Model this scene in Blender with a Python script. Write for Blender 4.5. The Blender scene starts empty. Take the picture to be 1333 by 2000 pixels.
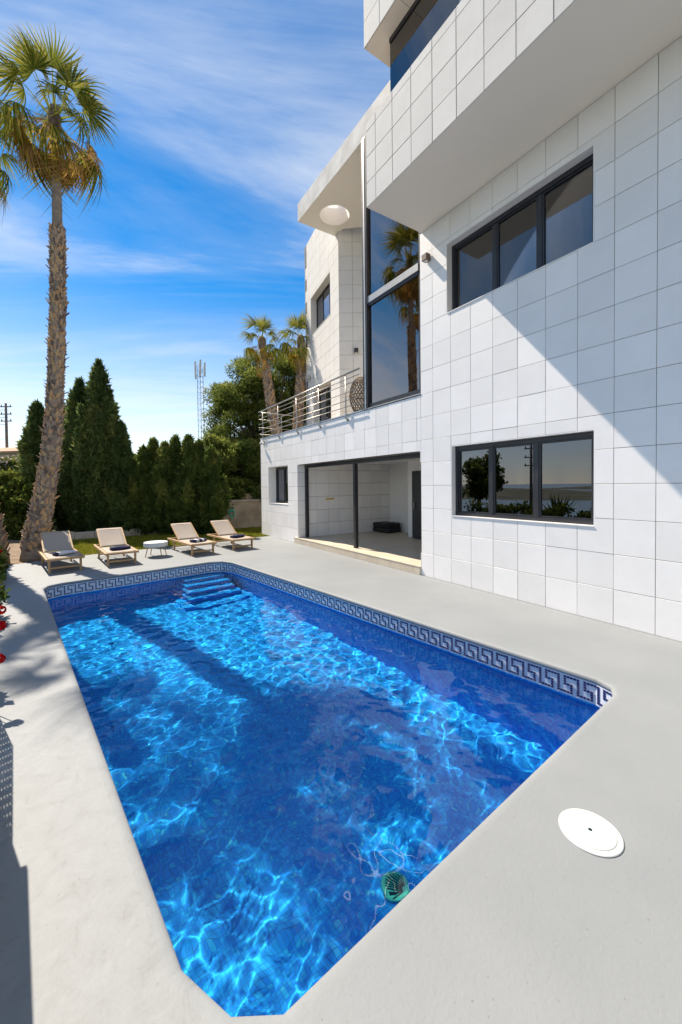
import bpy, bmesh, math, random
import numpy as np
from mathutils import Vector, Matrix, noise
random.seed(7); rng = np.random.default_rng(7)
R = math.radians
scene = bpy.context.scene
col = scene.collection

# ------------------------------------------------------------------ camera
CAMZ = 1.841
PSI, PHI, RHO = 0.5749, -0.0201, -0.0104
fw = Vector((math.sin(PSI), math.cos(PSI), 0)); rt = Vector((math.cos(PSI), -math.sin(PSI), 0)); up = Vector((0, 0, 1))
fw2 = fw*math.cos(PHI) + up*math.sin(PHI); up2 = up*math.cos(PHI) - fw*math.sin(PHI)
rt3 = rt*math.cos(RHO) + up2*math.sin(RHO); up3 = up2*math.cos(RHO) - rt*math.sin(RHO)
cam = bpy.data.cameras.new('camera'); cam_o = bpy.data.objects.new('camera', cam); col.objects.link(cam_o)
cam.sensor_fit = 'HORIZONTAL'; cam.sensor_width = 36; cam.lens = 770.0/1333*36
cam.shift_y = -35.6/1333; cam.clip_end = 20000; cam.clip_start = 0.05
cam_o.matrix_world = Matrix(((rt3.x, up3.x, -fw2.x, 0), (rt3.y, up3.y, -fw2.y, 0), (rt3.z, up3.z, -fw2.z, CAMZ), (0, 0, 0, 1)))
scene.camera = cam_o
def ray(x, y): return fw2 + rt3*((x-666.5)/770) - up3*((y-964.4)/770)
def gnd(x, y, z=0):
    d = ray(x, y); return d*((z-CAMZ)/d.z) + Vector((0, 0, CAMZ))
def at_range(x, y, dist):            # point on that pixel's ray, `dist` metres of depth away
    return ray(x, y)*dist + Vector((0, 0, CAMZ))

# ------------------------------------------------------------------ light
LD = Vector((0.28, -1.0, -1.26)).normalized()       # direction the sunlight travels
SUN_EL = math.asin(-LD.z)
SUN_AZ = math.atan2(-LD.x, -LD.y)                    # from +Y towards +X
world = bpy.data.worlds.new('World'); scene.world = world; world.use_nodes = True
wn = world.node_tree; wn.nodes.clear()
def N(t, kind, **kw):
    n = t.nodes.new(kind)
    for k, v in kw.items():
        if k == 'ins':
            for i, val in v.items(): n.inputs[i].default_value = val
        else: setattr(n, k, v)
    return n
def ramp(t, stops, interp='LINEAR'):
    n = t.nodes.new('ShaderNodeValToRGB'); e = n.color_ramp.elements; n.color_ramp.interpolation = interp
    while len(e) > 1: e.remove(e[0])
    e[0].position = stops[0][0]; e[0].color = (*stops[0][1], 1) if len(stops[0][1]) == 3 else stops[0][1]
    for p, c in stops[1:]:
        x = e.new(p); x.color = (*c, 1) if len(c) == 3 else c
    return n
sky = N(wn, 'ShaderNodeTexSky', sky_type='NISHITA', sun_disc=False, sun_elevation=SUN_EL, sun_rotation=SUN_AZ, air_density=1.0, dust_density=0.0, ozone_density=2.5)
tc = N(wn, 'ShaderNodeTexCoord')
sep = N(wn, 'ShaderNodeSeparateXYZ'); wn.links.new(tc.outputs['Generated'], sep.inputs[0])
# clouds: project the view direction on a high flat layer, thin streaky noise
zc = N(wn, 'ShaderNodeMath', operation='MAXIMUM', ins={1: 0.04}); wn.links.new(sep.outputs[2], zc.inputs[0])
za = N(wn, 'ShaderNodeMath', operation='ADD', ins={1: 0.12}); wn.links.new(zc.outputs[0], za.inputs[0])
dv = N(wn, 'ShaderNodeVectorMath', operation='DIVIDE'); wn.links.new(tc.outputs['Generated'], dv.inputs[0])
cmb = N(wn, 'ShaderNodeCombineXYZ', ins={2: 1.0}); wn.links.new(za.outputs[0], cmb.inputs[0]); wn.links.new(za.outputs[0], cmb.inputs[1]); wn.links.new(cmb.outputs[0], dv.inputs[1])
mp0 = N(wn, 'ShaderNodeMapping', ins={'Rotation': (0, 0, R(24))}); wn.links.new(dv.outputs[0], mp0.inputs[0])
mp = N(wn, 'ShaderNodeMapping', ins={'Scale': (0.36, 1.25, 0.0), 'Location': (2.6, 1.25, 0)}); wn.links.new(mp0.outputs[0], mp.inputs[0])
n1 = N(wn, 'ShaderNodeTexNoise', ins={'Scale': 1.0, 'Detail': 9.0, 'Roughness': 0.6, 'Distortion': 0.9}); wn.links.new(mp.outputs[0], n1.inputs['Vector'])
n2 = N(wn, 'ShaderNodeTexNoise', ins={'Scale': 3.2, 'Detail': 7.0, 'Roughness': 0.62, 'Distortion': 0.3}); wn.links.new(mp.outputs[0], n2.inputs['Vector'])
mx = N(wn, 'ShaderNodeMath', operation='MULTIPLY_ADD', ins={1: 0.3}); wn.links.new(n2.outputs[0], mx.inputs[0]); wn.links.new(n1.outputs[0], mx.inputs[2])
cr = ramp(wn, [(0.50, (.02, .02, .02)), (0.62, (.12, .12, .12)), (0.74, (.42, .42, .42)), (0.90, (.80, .80, .80))]); wn.links.new(mx.outputs[0], cr.inputs[0])
hs = N(wn, 'ShaderNodeHueSaturation', ins={'Hue': 0.5, 'Saturation': 1.30, 'Value': 0.95}); wn.links.new(sky.outputs[0], hs.inputs['Color'])
sr = N(wn, 'ShaderNodeMapRange', ins={1: 0.02, 2: 0.45, 3: 0.7, 4: 1.5}); wn.links.new(sep.outputs[2], sr.inputs[0]); wn.links.new(sr.outputs[0], hs.inputs['Saturation'])
cm = N(wn, 'ShaderNodeMix', data_type='RGBA'); wn.links.new(cr.outputs[0], cm.inputs[0]); wn.links.new(hs.outputs[0], cm.inputs[6]); cm.inputs[7].default_value = (5.2, 5.7, 6.2, 1)
bg = N(wn, 'ShaderNodeBackground', ins={'Strength': 0.084}); wn.links.new(cm.outputs[2], bg.inputs[0])
wo = N(wn, 'ShaderNodeOutputWorld'); wn.links.new(bg.outputs[0], wo.inputs[0])
sun = bpy.data.lights.new('sun', 'SUN'); sun.energy = 4.0; sun.angle = R(0.53); sun.color = (1.0, 0.94, 0.84)
sun_o = bpy.data.objects.new('sun', sun); col.objects.link(sun_o)
sun_o.rotation_euler = LD.to_track_quat('-Z', 'Y').to_euler(); sun_o.location = (-6, 25, 30)
sun.cycles.is_caustics_light = True
scene.view_settings.view_transform = 'Standard'; scene.view_settings.look = 'None'; scene.view_settings.gamma = 1
scene.view_settings.use_white_balance = True; scene.view_settings.white_balance_temperature = 7050; scene.view_settings.white_balance_tint = 12
scene.view_settings.exposure = 1.10
cy = scene.cycles
cy.max_bounces = 10; cy.diffuse_bounces = 4; cy.glossy_bounces = 4; cy.transmission_bounces = 6; cy.transparent_max_bounces = 12
cy.caustics_reflective = False; cy.caustics_refractive = True; cy.blur_glossy = 0.2
cy.sample_clamp_indirect = 4.0; cy.use_denoising = True; cy.use_adaptive_sampling = True; cy.adaptive_threshold = 0.015

# ------------------------------------------------------------------ materials
MATS = {}
def new_mat(name):
    m = bpy.data.materials.new(name); m.use_nodes = True; t = m.node_tree; t.nodes.clear()
    o = N(t, 'ShaderNodeOutputMaterial'); b = N(t, 'ShaderNodeBsdfPrincipled'); t.links.new(b.outputs[0], o.inputs[0])
    MATS[name] = m
    return m, t, b, o
def mat(name, c1, c2=None, rough=0.6, scale=6.0, detail=5.0, bump=0.0, bump_scale=None, metallic=0.0, spec=0.5, obj_var=0.0, coords='Object', stretch=(1, 1, 1), stops=(0.35, 0.65)):
    m, t, b, o = new_mat(name)
    b.inputs['Roughness'].default_value = rough; b.inputs['Metallic'].default_value = metallic; b.inputs['Specular IOR Level'].default_value = spec
    c2 = c2 or c1
    tc = N(t, 'ShaderNodeTexCoord'); mpp = N(t, 'ShaderNodeMapping', ins={'Scale': stretch}); t.links.new(tc.outputs[coords], mpp.inputs[0])
    if obj_var:                                          # every copy gets its own stretch of the pattern
        oq = N(t, 'ShaderNodeObjectInfo'); ml = N(t, 'ShaderNodeVectorMath', operation='SCALE', ins={'Scale': 1.0}); va = N(t, 'ShaderNodeVectorMath', operation='ADD')
        sc = N(t, 'ShaderNodeMath', operation='MULTIPLY', ins={1: 83.0}); t.links.new(oq.outputs['Random'], sc.inputs[0]); t.links.new(mpp.outputs[0], va.inputs[0]); t.links.new(sc.outputs[0], va.inputs[1]); mpp = va
    nz = N(t, 'ShaderNodeTexNoise', ins={'Scale': scale, 'Detail': detail, 'Roughness': 0.6}); t.links.new(mpp.outputs[0], nz.inputs['Vector'])
    rp = ramp(t, [(stops[0], c1), (stops[1], c2)]); t.links.new(nz.outputs[0], rp.inputs[0])
    last = rp.outputs[0]
    if obj_var:
        oi = N(t, 'ShaderNodeObjectInfo'); mr = N(t, 'ShaderNodeMapRange', ins={3: 1-obj_var, 4: 1+obj_var}); t.links.new(oi.outputs['Random'], mr.inputs[0])
        h = N(t, 'ShaderNodeHueSaturation'); t.links.new(mr.outputs[0], h.inputs['Value']); t.links.new(last, h.inputs['Color']); last = h.outputs[0]
    t.links.new(last, b.inputs['Base Color'])
    if bump:
        nb = N(t, 'ShaderNodeTexNoise', ins={'Scale': bump_scale or scale*4, 'Detail': 6.0}); t.links.new(mpp.outputs[0], nb.inputs['Vector'])
        bp = N(t, 'ShaderNodeBump', ins={'Strength': bump, 'Distance': 0.02}); t.links.new(nb.outputs[0], bp.inputs['Height']); t.links.new(bp.outputs[0], b.inputs['Normal'])
    return m
def leaf_mat(name, stops, rough=0.55, transl=0.25, scale=1.2):
    """foliage: colour varies leaf by leaf (face attribute) and softly in space; some light comes through"""
    m, t, b, o = new_mat(name)
    at = N(t, 'ShaderNodeAttribute', attribute_name='tint')
    tc = N(t, 'ShaderNodeTexCoord'); nz = N(t, 'ShaderNodeTexNoise', ins={'Scale': scale, 'Detail': 3.0}); t.links.new(tc.outputs['Object'], nz.inputs['Vector'])
    ad = N(t, 'ShaderNodeMath', operation='MULTIPLY_ADD', ins={1: 0.8, 2: -0.4}); t.links.new(nz.outputs[0], ad.inputs[0])
    a2 = N(t, 'ShaderNodeMath', operation='ADD'); t.links.new(at.outputs['Fac'], a2.inputs[0]); t.links.new(ad.outputs[0], a2.inputs[1])
    rp = ramp(t, stops); t.links.new(a2.outputs[0], rp.inputs[0]); t.links.new(rp.outputs[0], b.inputs['Base Color'])
    b.inputs['Roughness'].default_value = rough; b.inputs['Specular IOR Level'].default_value = 0.0
    tr = N(t, 'ShaderNodeBsdfTranslucent'); t.links.new(rp.outputs[0], tr.inputs[0])
    mxs = N(t, 'ShaderNodeMixShader', ins={0: transl}); t.links.new(b.outputs[0], mxs.inputs[1]); t.links.new(tr.outputs[0], mxs.inputs[2]); t.links.new(mxs.outputs[0], o.inputs[0])
    return m
def glass_mat(name, tint, refl_rough=0.0, boost=1.0, base=0.05, coat=(1, 1, 1)):
    """window glass: tinted see-through pane with a Fresnel reflection"""
    m, t, b, o = new_mat(name); t.nodes.remove(b)
    tr = N(t, 'ShaderNodeBsdfTransparent'); tr.inputs[0].default_value = (*tint, 1)
    gl = N(t, 'ShaderNodeBsdfGlossy', ins={'Roughness': refl_rough}); gl.inputs[0].default_value = (*coat, 1)
    fr = N(t, 'ShaderNodeFresnel', ins={'IOR': 1.5})
    ma = N(t, 'ShaderNodeMath', operation='MULTIPLY_ADD', ins={1: boost, 2: base}, use_clamp=True); t.links.new(fr.outputs[0], ma.inputs[0])
    mxs = N(t, 'ShaderNodeMixShader'); t.links.new(ma.outputs[0], mxs.inputs[0]); t.links.new(tr.outputs[0], mxs.inputs[1]); t.links.new(gl.outputs[0], mxs.inputs[2]); t.links.new(mxs.outputs[0], o.inputs[0])
    return m

# pool deck: grey painted concrete, trowelled, worn whiter on the garden side
m, t, b, o = new_mat('deck')
tc = N(t, 'ShaderNodeTexCoord')
na = N(t, 'ShaderNodeTexNoise', ins={'Scale': 0.9, 'Detail': 6.0, 'Roughness': 0.6}); t.links.new(tc.outputs['Object'], na.inputs['Vector'])
nb = N(t, 'ShaderNodeTexNoise', ins={'Scale': 9.0, 'Detail': 8.0, 'Roughness': 0.7, 'Distortion': 0.8}); t.links.new(tc.outputs['Object'], nb.inputs['Vector'])
r1 = ramp(t, [(0.3, (.214, .229, .236)), (0.7, (.250, .264, .270))]); t.links.new(na.outputs[0], r1.inputs[0])
r2 = ramp(t, [(0.25, (.200, .206, .204)), (0.42, (.240, .254, .262)), (0.75, (.274, .290, .301))]); t.links.new(nb.outputs[0], r2.inputs[0])
spx = N(t, 'ShaderNodeSeparateXYZ'); t.links.new(tc.outputs['Object'], spx.inputs[0])
my = N(t, 'ShaderNodeMath', operation='MULTIPLY_ADD', ins={1: 0.128}); t.links.new(spx.outputs[1], my.inputs[0]); t.links.new(spx.outputs[0], my.inputs[2])
mn = N(t, 'ShaderNodeMath', operation='MULTIPLY_ADD', ins={1: 0.5}); t.links.new(na.outputs[0], mn.inputs[0]); t.links.new(my.outputs[0], mn.inputs[2])
rw = ramp(t, [(0.0, (1, 1, 1)), (1.0, (0, 0, 0))]); mr = N(t, 'ShaderNodeMapRange', ins={1: 0.75, 2: 1.35}); t.links.new(mn.outputs[0], mr.inputs[0]); t.links.new(mr.outputs[0], rw.inputs[0])
mc = N(t, 'ShaderNodeMix', data_type='RGBA'); t.links.new(rw.outputs[0], mc.inputs[0]); t.links.new(r1.outputs[0], mc.inputs[6]); t.links.new(r2.outputs[0], mc.inputs[7])
ns = N(t, 'ShaderNodeTexNoise', ins={'Scale': 55.0, 'Detail': 4.0}); t.links.new(tc.outputs['Object'], ns.inputs['Vector'])
rs = ramp(t, [(0.26, (.72, .68, .6)), (0.33, (1, 1, 1))]); t.links.new(ns.outputs[0], rs.inputs[0])
mm = N(t, 'ShaderNodeMix', data_type='RGBA', blend_type='MULTIPLY', ins={0: 0.8}); t.links.new(mc.outputs[2], mm.inputs[6]); t.links.new(rs.outputs[0], mm.inputs[7]); t.links.new(mm.outputs[2], b.inputs['Base Color'])
b.inputs['Roughness'].default_value = 0.62; b.inputs['Specular IOR Level'].default_value = 0.3
n3 = N(t, 'ShaderNodeTexNoise', ins={'Scale': 38.0, 'Detail': 7.0, 'Roughness': 0.65, 'Distortion': 0.5}); t.links.new(tc.outputs['Object'], n3.inputs['Vector'])
bp = N(t, 'ShaderNodeBump', ins={'Strength': 0.22, 'Distance': 0.010}); t.links.new(n3.outputs[0], bp.inputs['Height']); t.links.new(bp.outputs[0], b.inputs['Normal'])

# pool mosaic: 25 mm glass tesserae in several blues, pale joints
m, t, b, o = new_mat('mosaic')
tc = N(t, 'ShaderNodeTexCoord'); geo = N(t, 'ShaderNodeNewGeometry')
mp_ = N(t, 'ShaderNodeMapping', ins={'Scale': (38, 38, 38)}); t.links.new(tc.outputs['Object'], mp_.inputs[0])
fl = N(t, 'ShaderNodeVectorMath', operation='FLOOR'); t.links.new(mp_.outputs[0], fl.inputs[0])
wn_ = N(t, 'ShaderNodeTexWhiteNoise', noise_dimensions='3D'); t.links.new(fl.outputs[0], wn_.inputs['Vector'])
rp = ramp(t, [(0.0, (.003, .29, .82)), (0.3, (.004, .36, .88)), (0.65, (.006, .43, .92)), (0.92, (.012, .52, .92)), (0.985, (.05, .64, .92))], 'CONSTANT'); t.links.new(wn_.outputs['Value'], rp.inputs[0])
frc = N(t, 'ShaderNodeVectorMath', operation='FRACTION'); t.links.new(mp_.outputs[0], frc.inputs[0])
t.links.new(rp.outputs[0], b.inputs['Base Color'])
sp = N(t, 'ShaderNodeSeparateXYZ'); t.links.new(frc.outputs[0], sp.inputs[0])
def joint(k):
    a = N(t, 'ShaderNodeMath', operation='SUBTRACT', ins={1: 0.5}); t.links.new(sp.outputs[k], a.inputs[0])
    ab = N(t, 'ShaderNodeMath', operation='ABSOLUTE'); t.links.new(a.outputs[0], ab.inputs[0])
    g = N(t, 'ShaderNodeMath', operation='GREATER_THAN', ins={1: 0.455}); t.links.new(ab.outputs[0], g.inputs[0]); return g
spn = N(t, 'ShaderNodeSeparateXYZ'); tn = N(t, 'ShaderNodeVectorMath', operation='ABSOLUTE')
vt = N(t, 'ShaderNodeVectorTransform', vector_type='NORMAL', convert_from='WORLD', convert_to='OBJECT'); t.links.new(geo.outputs['True Normal'], vt.inputs[0])
t.links.new(vt.outputs[0], tn.inputs[0]); t.links.new(tn.outputs[0], spn.inputs[0])
acc = None
for k in range(3):
    g = joint(k); lt = N(t, 'ShaderNodeMath', operation='LESS_THAN', ins={1: 0.6}); t.links.new(spn.outputs[k], lt.inputs[0])
    mu = N(t, 'ShaderNodeMath', operation='MULTIPLY'); t.links.new(g.outputs[0], mu.inputs[0]); t.links.new(lt.outputs[0], mu.inputs[1])
    if acc is None: acc = mu
    else:
        x = N(t, 'ShaderNodeMath', operation='MAXIMUM'); t.links.new(acc.outputs[0], x.inputs[0]); t.links.new(mu.outputs[0], x.inputs[1]); acc = x
mj = N(t, 'ShaderNodeMix', data_type='RGBA'); t.links.new(acc.outputs[0], mj.inputs[0]); t.links.new(rp.outputs[0], mj.inputs[6]); mj.inputs[7].default_value = (.02, .2, .5, 1); t.links.new(mj.outputs[2], b.inputs['Base Color'])
b.inputs['Roughness'].default_value = 0.5; b.inputs['Specular IOR Level'].default_value = 0.0

# water: clear refracting surface
m, t, b, o = new_mat('water'); t.nodes.remove(b)
gb = N(t, 'ShaderNodeBsdfGlass', ins={'IOR': 1.333, 'Roughness': 0.0}); gb.inputs[0].default_value = (.86, .97, 1.0, 1); t.links.new(gb.outputs[0], o.inputs[0])

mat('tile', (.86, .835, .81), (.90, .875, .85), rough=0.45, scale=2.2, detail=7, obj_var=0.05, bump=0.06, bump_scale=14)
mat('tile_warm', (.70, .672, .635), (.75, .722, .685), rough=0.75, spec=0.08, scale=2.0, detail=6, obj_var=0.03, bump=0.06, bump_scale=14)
mat('grout', (.10, .098, .095), (.16, .155, .15), rough=0.9, scale=5)
mat('render_white', (.70, .68, .66), (.76, .75, .73), rough=0.75, scale=0.8, detail=8, bump=0.08, bump_scale=30)
mat('soffit', (.87, .80, .71), (.90, .83, .74), rough=0.8, scale=0.5, detail=5, bump=0.05, bump_scale=40)
mat('concrete', (.52, .50, .47), (.70, .69, .67), rough=0.85, scale=2.2, detail=9, bump=0.15, bump_scale=30)
mat('anthracite', (.020, .021, .026), (.028, .029, .034), rough=0.38, scale=3)
mat('aluminium', (.42, .41, .39), (.50, .49, .46), rough=0.38, scale=4, metallic=0.6)
mat('steel', (.36, .33, .30), (.42, .39, .35), rough=0.36, scale=6, metallic=0.95)
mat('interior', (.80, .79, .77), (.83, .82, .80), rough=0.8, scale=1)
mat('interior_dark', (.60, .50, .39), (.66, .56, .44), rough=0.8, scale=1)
mat('curtain', (.55, .53, .56), (.62, .60, .63), rough=0.9, scale=2)
mat('cream_tile', (.56, .47, .36), (.64, .55, .43), rough=0.45, scale=2.5, detail=6, obj_var=0.05)
mat('black_fabric', (.012, .012, .013), (.022, .022, .024), rough=0.75, scale=8, bump=0.2, bump_scale=40)
mat('brown_metal', (.10, .06, .045), (.14, .085, .06), rough=0.5, scale=5)
mat('black_metal', (.015, .015, .015), None, rough=0.45)
mat('white_plastic', (.58, .58, .54), (.64, .64, .60), rough=0.35, scale=4)
mat('brass_yellow', (.62, .36, .07), (.7, .45, .1), rough=0.4, scale=4)
mat('mosaic_white', (.66, .68, .72), (.76, .77, .80), rough=0.25, scale=45, detail=1)
mat('mosaic_navy', (.010, .010, .075), (.022, .018, .13), rough=0.2, scale=45, detail=1)
mat('teak', (.40, .235, .105), (.52, .33, .16), rough=0.55, scale=3, detail=6, stretch=(1, 9, 9), obj_var=0.06)
mat('sling', (.36, .30, .25), (.43, .36, .30), rough=0.85, scale=90, detail=2, bump=0.2, bump_scale=300)
mat('towel_navy', (.012, .012, .05), (.022, .022, .075), rough=0.95, scale=60, bump=0.5, bump_scale=220)
mat('towel_white', (.64, .64, .68), (.72, .72, .75), rough=0.95, scale=60, bump=0.5, bump_scale=220)
mat('table_white', (.60, .62, .61), (.66, .67, .66), rough=0.6, scale=8)
mat('bark_palm', (.10, .065, .045), (.30, .21, .15), rough=0.95, scale=5, detail=8, bump=0.8, bump_scale=18, stretch=(1, 1, .5))
mat('bark_boot', (.26, .205, .165), (.56, .37, .23), rough=0.95, scale=9, detail=6, bump=0.6, bump_scale=30, stops=(.38, .62))
mat('bark_grey', (.22, .17, .13), (.36, .28, .215), rough=0.95, scale=5, detail=8, bump=0.6, bump_scale=25, stretch=(1, 1, 3))
mat('bark_tree', (.055, .04, .03), (.13, .10, .07), rough=0.95, scale=6, detail=7, bump=0.6)
leaf_mat('palm_leaf', [(0.0, (.060, .080, .012)), (0.45, (.14, .165, .025)), (0.75, (.25, .25, .045)), (1.0, (.42, .34, .07))], rough=0.6, transl=0.35)
leaf_mat('boot_bark', [(0.0, (0.159, 0.122, 0.104)), (0.35, (0.366, 0.287, 0.232)), (0.6, (0.488, 0.366, 0.268)), (0.8, (0.600, 0.354, 0.183)), (1.0, (0.600, 0.439, 0.244))], rough=.95, transl=0.0, scale=2.0)
leaf_mat('palm_dry', [(0.0, (0.195, 0.111, 0.052)), (0.5, (0.390, 0.227, 0.098)), (0.9, (0.600, 0.390, 0.104)), (1.0, (0.600, 0.442, 0.052))], rough=0.7, transl=0.3)
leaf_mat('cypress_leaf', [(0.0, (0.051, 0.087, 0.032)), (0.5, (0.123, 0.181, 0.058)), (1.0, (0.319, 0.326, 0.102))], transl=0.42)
leaf_mat('hedge_leaf', [(0.0, (0.051, 0.084, 0.023)), (0.5, (0.131, 0.181, 0.046)), (1.0, (0.348, 0.341, 0.087))], transl=0.42)
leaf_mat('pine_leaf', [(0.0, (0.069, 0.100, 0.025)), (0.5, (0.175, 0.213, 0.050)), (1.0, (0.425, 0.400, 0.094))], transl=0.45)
leaf_mat('shrub_leaf', [(0.0, (0.039, 0.065, 0.017)), (0.5, (0.104, 0.143, 0.029)), (1.0, (0.286, 0.260, 0.058))], transl=0.4)
leaf_mat('petal_red', [(0.0, (.42, .008, .012)), (1.0, (.65, .025, .02))], transl=0.3)
leaf_mat('petal_pink', [(0.0, (.62, .44, .40)), (1.0, (.78, .62, .55))], transl=0.3)
leaf_mat('grass_blade', [(0.0, (.13, .16, .018)), (0.5, (.24, .25, .030)), (1.0, (.40, .34, .06))], transl=0.3)
mat('soil', (.13, .085, .05), (.25, .175, .11), rough=0.95, scale=2.5, detail=9, bump=0.6, bump_scale=12)
mat('lawn_soil', (.13, .14, .025), (.24, .22, .05), rough=0.95, scale=4, detail=9, bump=0.5, bump_scale=20)
mat('terrain', (.045, .055, .022), (.12, .10, .05), rough=0.95, scale=0.06, detail=9, bump=0.4, bump_scale=1)
mat('rough_wall', (.30, .235, .17), (.46, .38, .29), rough=0.95, scale=2.2, detail=9, bump=0.4, bump_scale=14)
mat('kerb_stone', (.40, .35, .29), (.54, .48, .41), rough=0.9, scale=4, detail=8, bump=0.3, bump_scale=20)
mat('roof_clay', (.36, .22, .13), (.50, .33, .21), rough=0.9, scale=2, detail=6)
mat('house_cream', (.60, .54, .45), (.68, .62, .53), rough=0.9, scale=1)
mat('pole_wood', (.12, .10, .085), (.2, .165, .14), rough=0.9, scale=3)
mat('mast_metal', (.18, .19, .21), (.24, .25, .27), rough=0.5, scale=3, metallic=0.5)
mat('wicker', (.16, .105, .06), (.30, .21, .13), rough=0.85, scale=20)
mat('sea', (.03, .09, .14), (.04, .11, .17), rough=0.2, scale=0.01)
mat('drain_green', (.05, .52, .36), (.07, .60, .43), rough=0.5, scale=5, spec=0.0)
mat('opening_shade', (.01, .03, .05), None, rough=0.7, spec=0.0)  # near-black colour standing in for the shade inside small openings
glass_mat('glass_clear', (.70, .68, .66), boost=1.3, base=0.05)
glass_mat('glass_dark', (.14, .14, .18), boost=2.0, base=0.07, coat=(.84, .88, 1.0))
glass_mat('glass_stair', (.55, .50, .55), boost=2.4, base=0.14, coat=(1.0, .86, .80))

# ------------------------------------------------------------------ mesh helpers
def tag(o, label=None, cat=None, group=None, kind=None):
    if label: o['label'] = label
    if cat: o['category'] = cat
    if group: o['group'] = group
    if kind: o['kind'] = kind
    return o
def empty(name, loc=(0, 0, 0), rz=0.0):
    o = bpy.data.objects.new(name, None); col.objects.link(o); o.location = loc; o.rotation_euler = (0, 0, rz); o.empty_display_size = 0.2
    return o
def obj(name, me, material=None, parent=None):
    o = bpy.data.objects.new(name, me); col.objects.link(o)
    if material and not me.materials: me.materials.append(MATS[material])
    if parent: o.parent = parent
    return o
class MB:
    def __init__(s): s.v = []; s.f = []
    def add(s, vs, fs):
        k = len(s.v); s.v += [tuple(p) for p in vs]; s.f += [tuple(i+k for i in q) for q in fs]; return s
    def box(s, x0, x1, y0, y1, z0, z1, M=None):
        vs = [Vector(p) for p in ((x0, y0, z0), (x1, y0, z0), (x1, y1, z0), (x0, y1, z0), (x0, y0, z1), (x1, y0, z1), (x1, y1, z1), (x0, y1, z1))]
        if M: vs = [M @ p for p in vs]
        return s.add(vs, ((0, 3, 2, 1), (4, 5, 6, 7), (0, 1, 5, 4), (1, 2, 6, 5), (2, 3, 7, 6), (3, 0, 4, 7)))
    def bar(s, a, b, w, h, upv=(0, 0, 1)):                      # rectangular bar from a to b
        a, b = Vector(a), Vector(b); d = (b-a).normalized(); u = Vector(upv); r_ = d.cross(u)
        if r_.length < 1e-4: r_ = d.cross(Vector((1, 0, 0)))
        r_.normalize(); u = r_.cross(d)
        vs = [c + r_*(sx*w/2) + u*(sz*h/2) for c in (a, b) for sx, sz in ((-1, -1), (1, -1), (1, 1), (-1, 1))]
        return s.add(vs, ((0, 3, 2, 1), (4, 5, 6, 7), (0, 1, 5, 4), (1, 2, 6, 5), (2, 3, 7, 6), (3, 0, 4, 7)))
    def tube(s, pts, rad, n=8, cap=True):
        pts = [Vector(p) for p in pts]; rad = rad if hasattr(rad, '__len__') else [rad]*len(pts)
        ref = Vector((0.13, 0.27, 0.95)).normalized(); k = len(s.v); vs = []; fs = []
        for i, p in enumerate(pts):
            d = (pts[min(i+1, len(pts)-1)] - pts[max(i-1, 0)]).normalized()
            a = d.cross(ref)
            if a.length < 0.05: a = d.cross(Vector((1, 0, 0)))
            a.normalize(); b_ = d.cross(a)
            vs += [p + (a*math.cos(2*math.pi*j/n) + b_*math.sin(2*math.pi*j/n))*rad[i] for j in range(n)]
        for i in range(len(pts)-1):
            for j in range(n):
                fs.append((i*n+j, i*n+(j+1) % n, (i+1)*n+(j+1) % n, (i+1)*n+j))
        if cap: fs += [tuple(range(n-1, -1, -1)), tuple((len(pts)-1)*n+j for j in range(n))]
        return s.add(vs, fs)
    def lathe(s, prof, n=32, c=(0, 0, 0)):
        vs = []; fs = []
        for r_, z in prof: vs += [(c[0]+r_*math.cos(2*math.pi*j/n), c[1]+r_*math.sin(2*math.pi*j/n), c[2]+z) for j in range(n)]
        for i in range(len(prof)-1):
            for j in range(n): fs.append((i*n+j, i*n+(j+1) % n, (i+1)*n+(j+1) % n, (i+1)*n+j))
        fs += [tuple(range(n-1, -1, -1)), tuple((len(prof)-1)*n+j for j in range(n))]
        return s.add(vs, fs)
    def prism(s, poly, z0, z1):
        n = len(poly); vs = [(x, y, z0) for x, y in poly] + [(x, y, z1) for x, y in poly]
        return s.add(vs, [tuple(range(n-1, -1, -1)), tuple(range(n, 2*n))] + [(i, (i+1) % n, n+(i+1) % n, n+i) for i in range(n)])
    def mesh(s, name, smooth=False):
        me = bpy.data.meshes.new(name); me.from_pydata(s.v, [], s.f); me.update()
        if smooth: me.shade_smooth()
        return me
    def build(s, name, material, parent=None, smooth=False, bevel=0.0):
        o = obj(name, s.mesh(name, smooth), material, parent)
        if bevel:
            b_ = o.modifiers.new('bevel', 'BEVEL'); b_.width = bevel; b_.segments = 2; b_.limit_method = 'ANGLE'; b_.angle_limit = R(40)
        return o
def quads_mesh(name, verts, tint=None, nper=4):
    """many separate polygons (nper corners each) straight from numpy"""
    n = len(verts)//nper; me = bpy.data.meshes.new(name)
    me.vertices.add(len(verts)); me.vertices.foreach_set('co', np.ascontiguousarray(verts, dtype=np.float32).ravel())
    me.loops.add(n*nper); me.loops.foreach_set('vertex_index', np.arange(n*nper, dtype=np.int32))
    me.polygons.add(n); me.polygons.foreach_set('loop_start', np.arange(0, n*nper, nper, dtype=np.int32))
    me.update(calc_edges=True)
    if tint is not None:
        a = me.attributes.new('tint', 'FLOAT', 'FACE'); a.data.foreach_set('value', np.ascontiguousarray(tint, dtype=np.float32))
    return me

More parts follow.
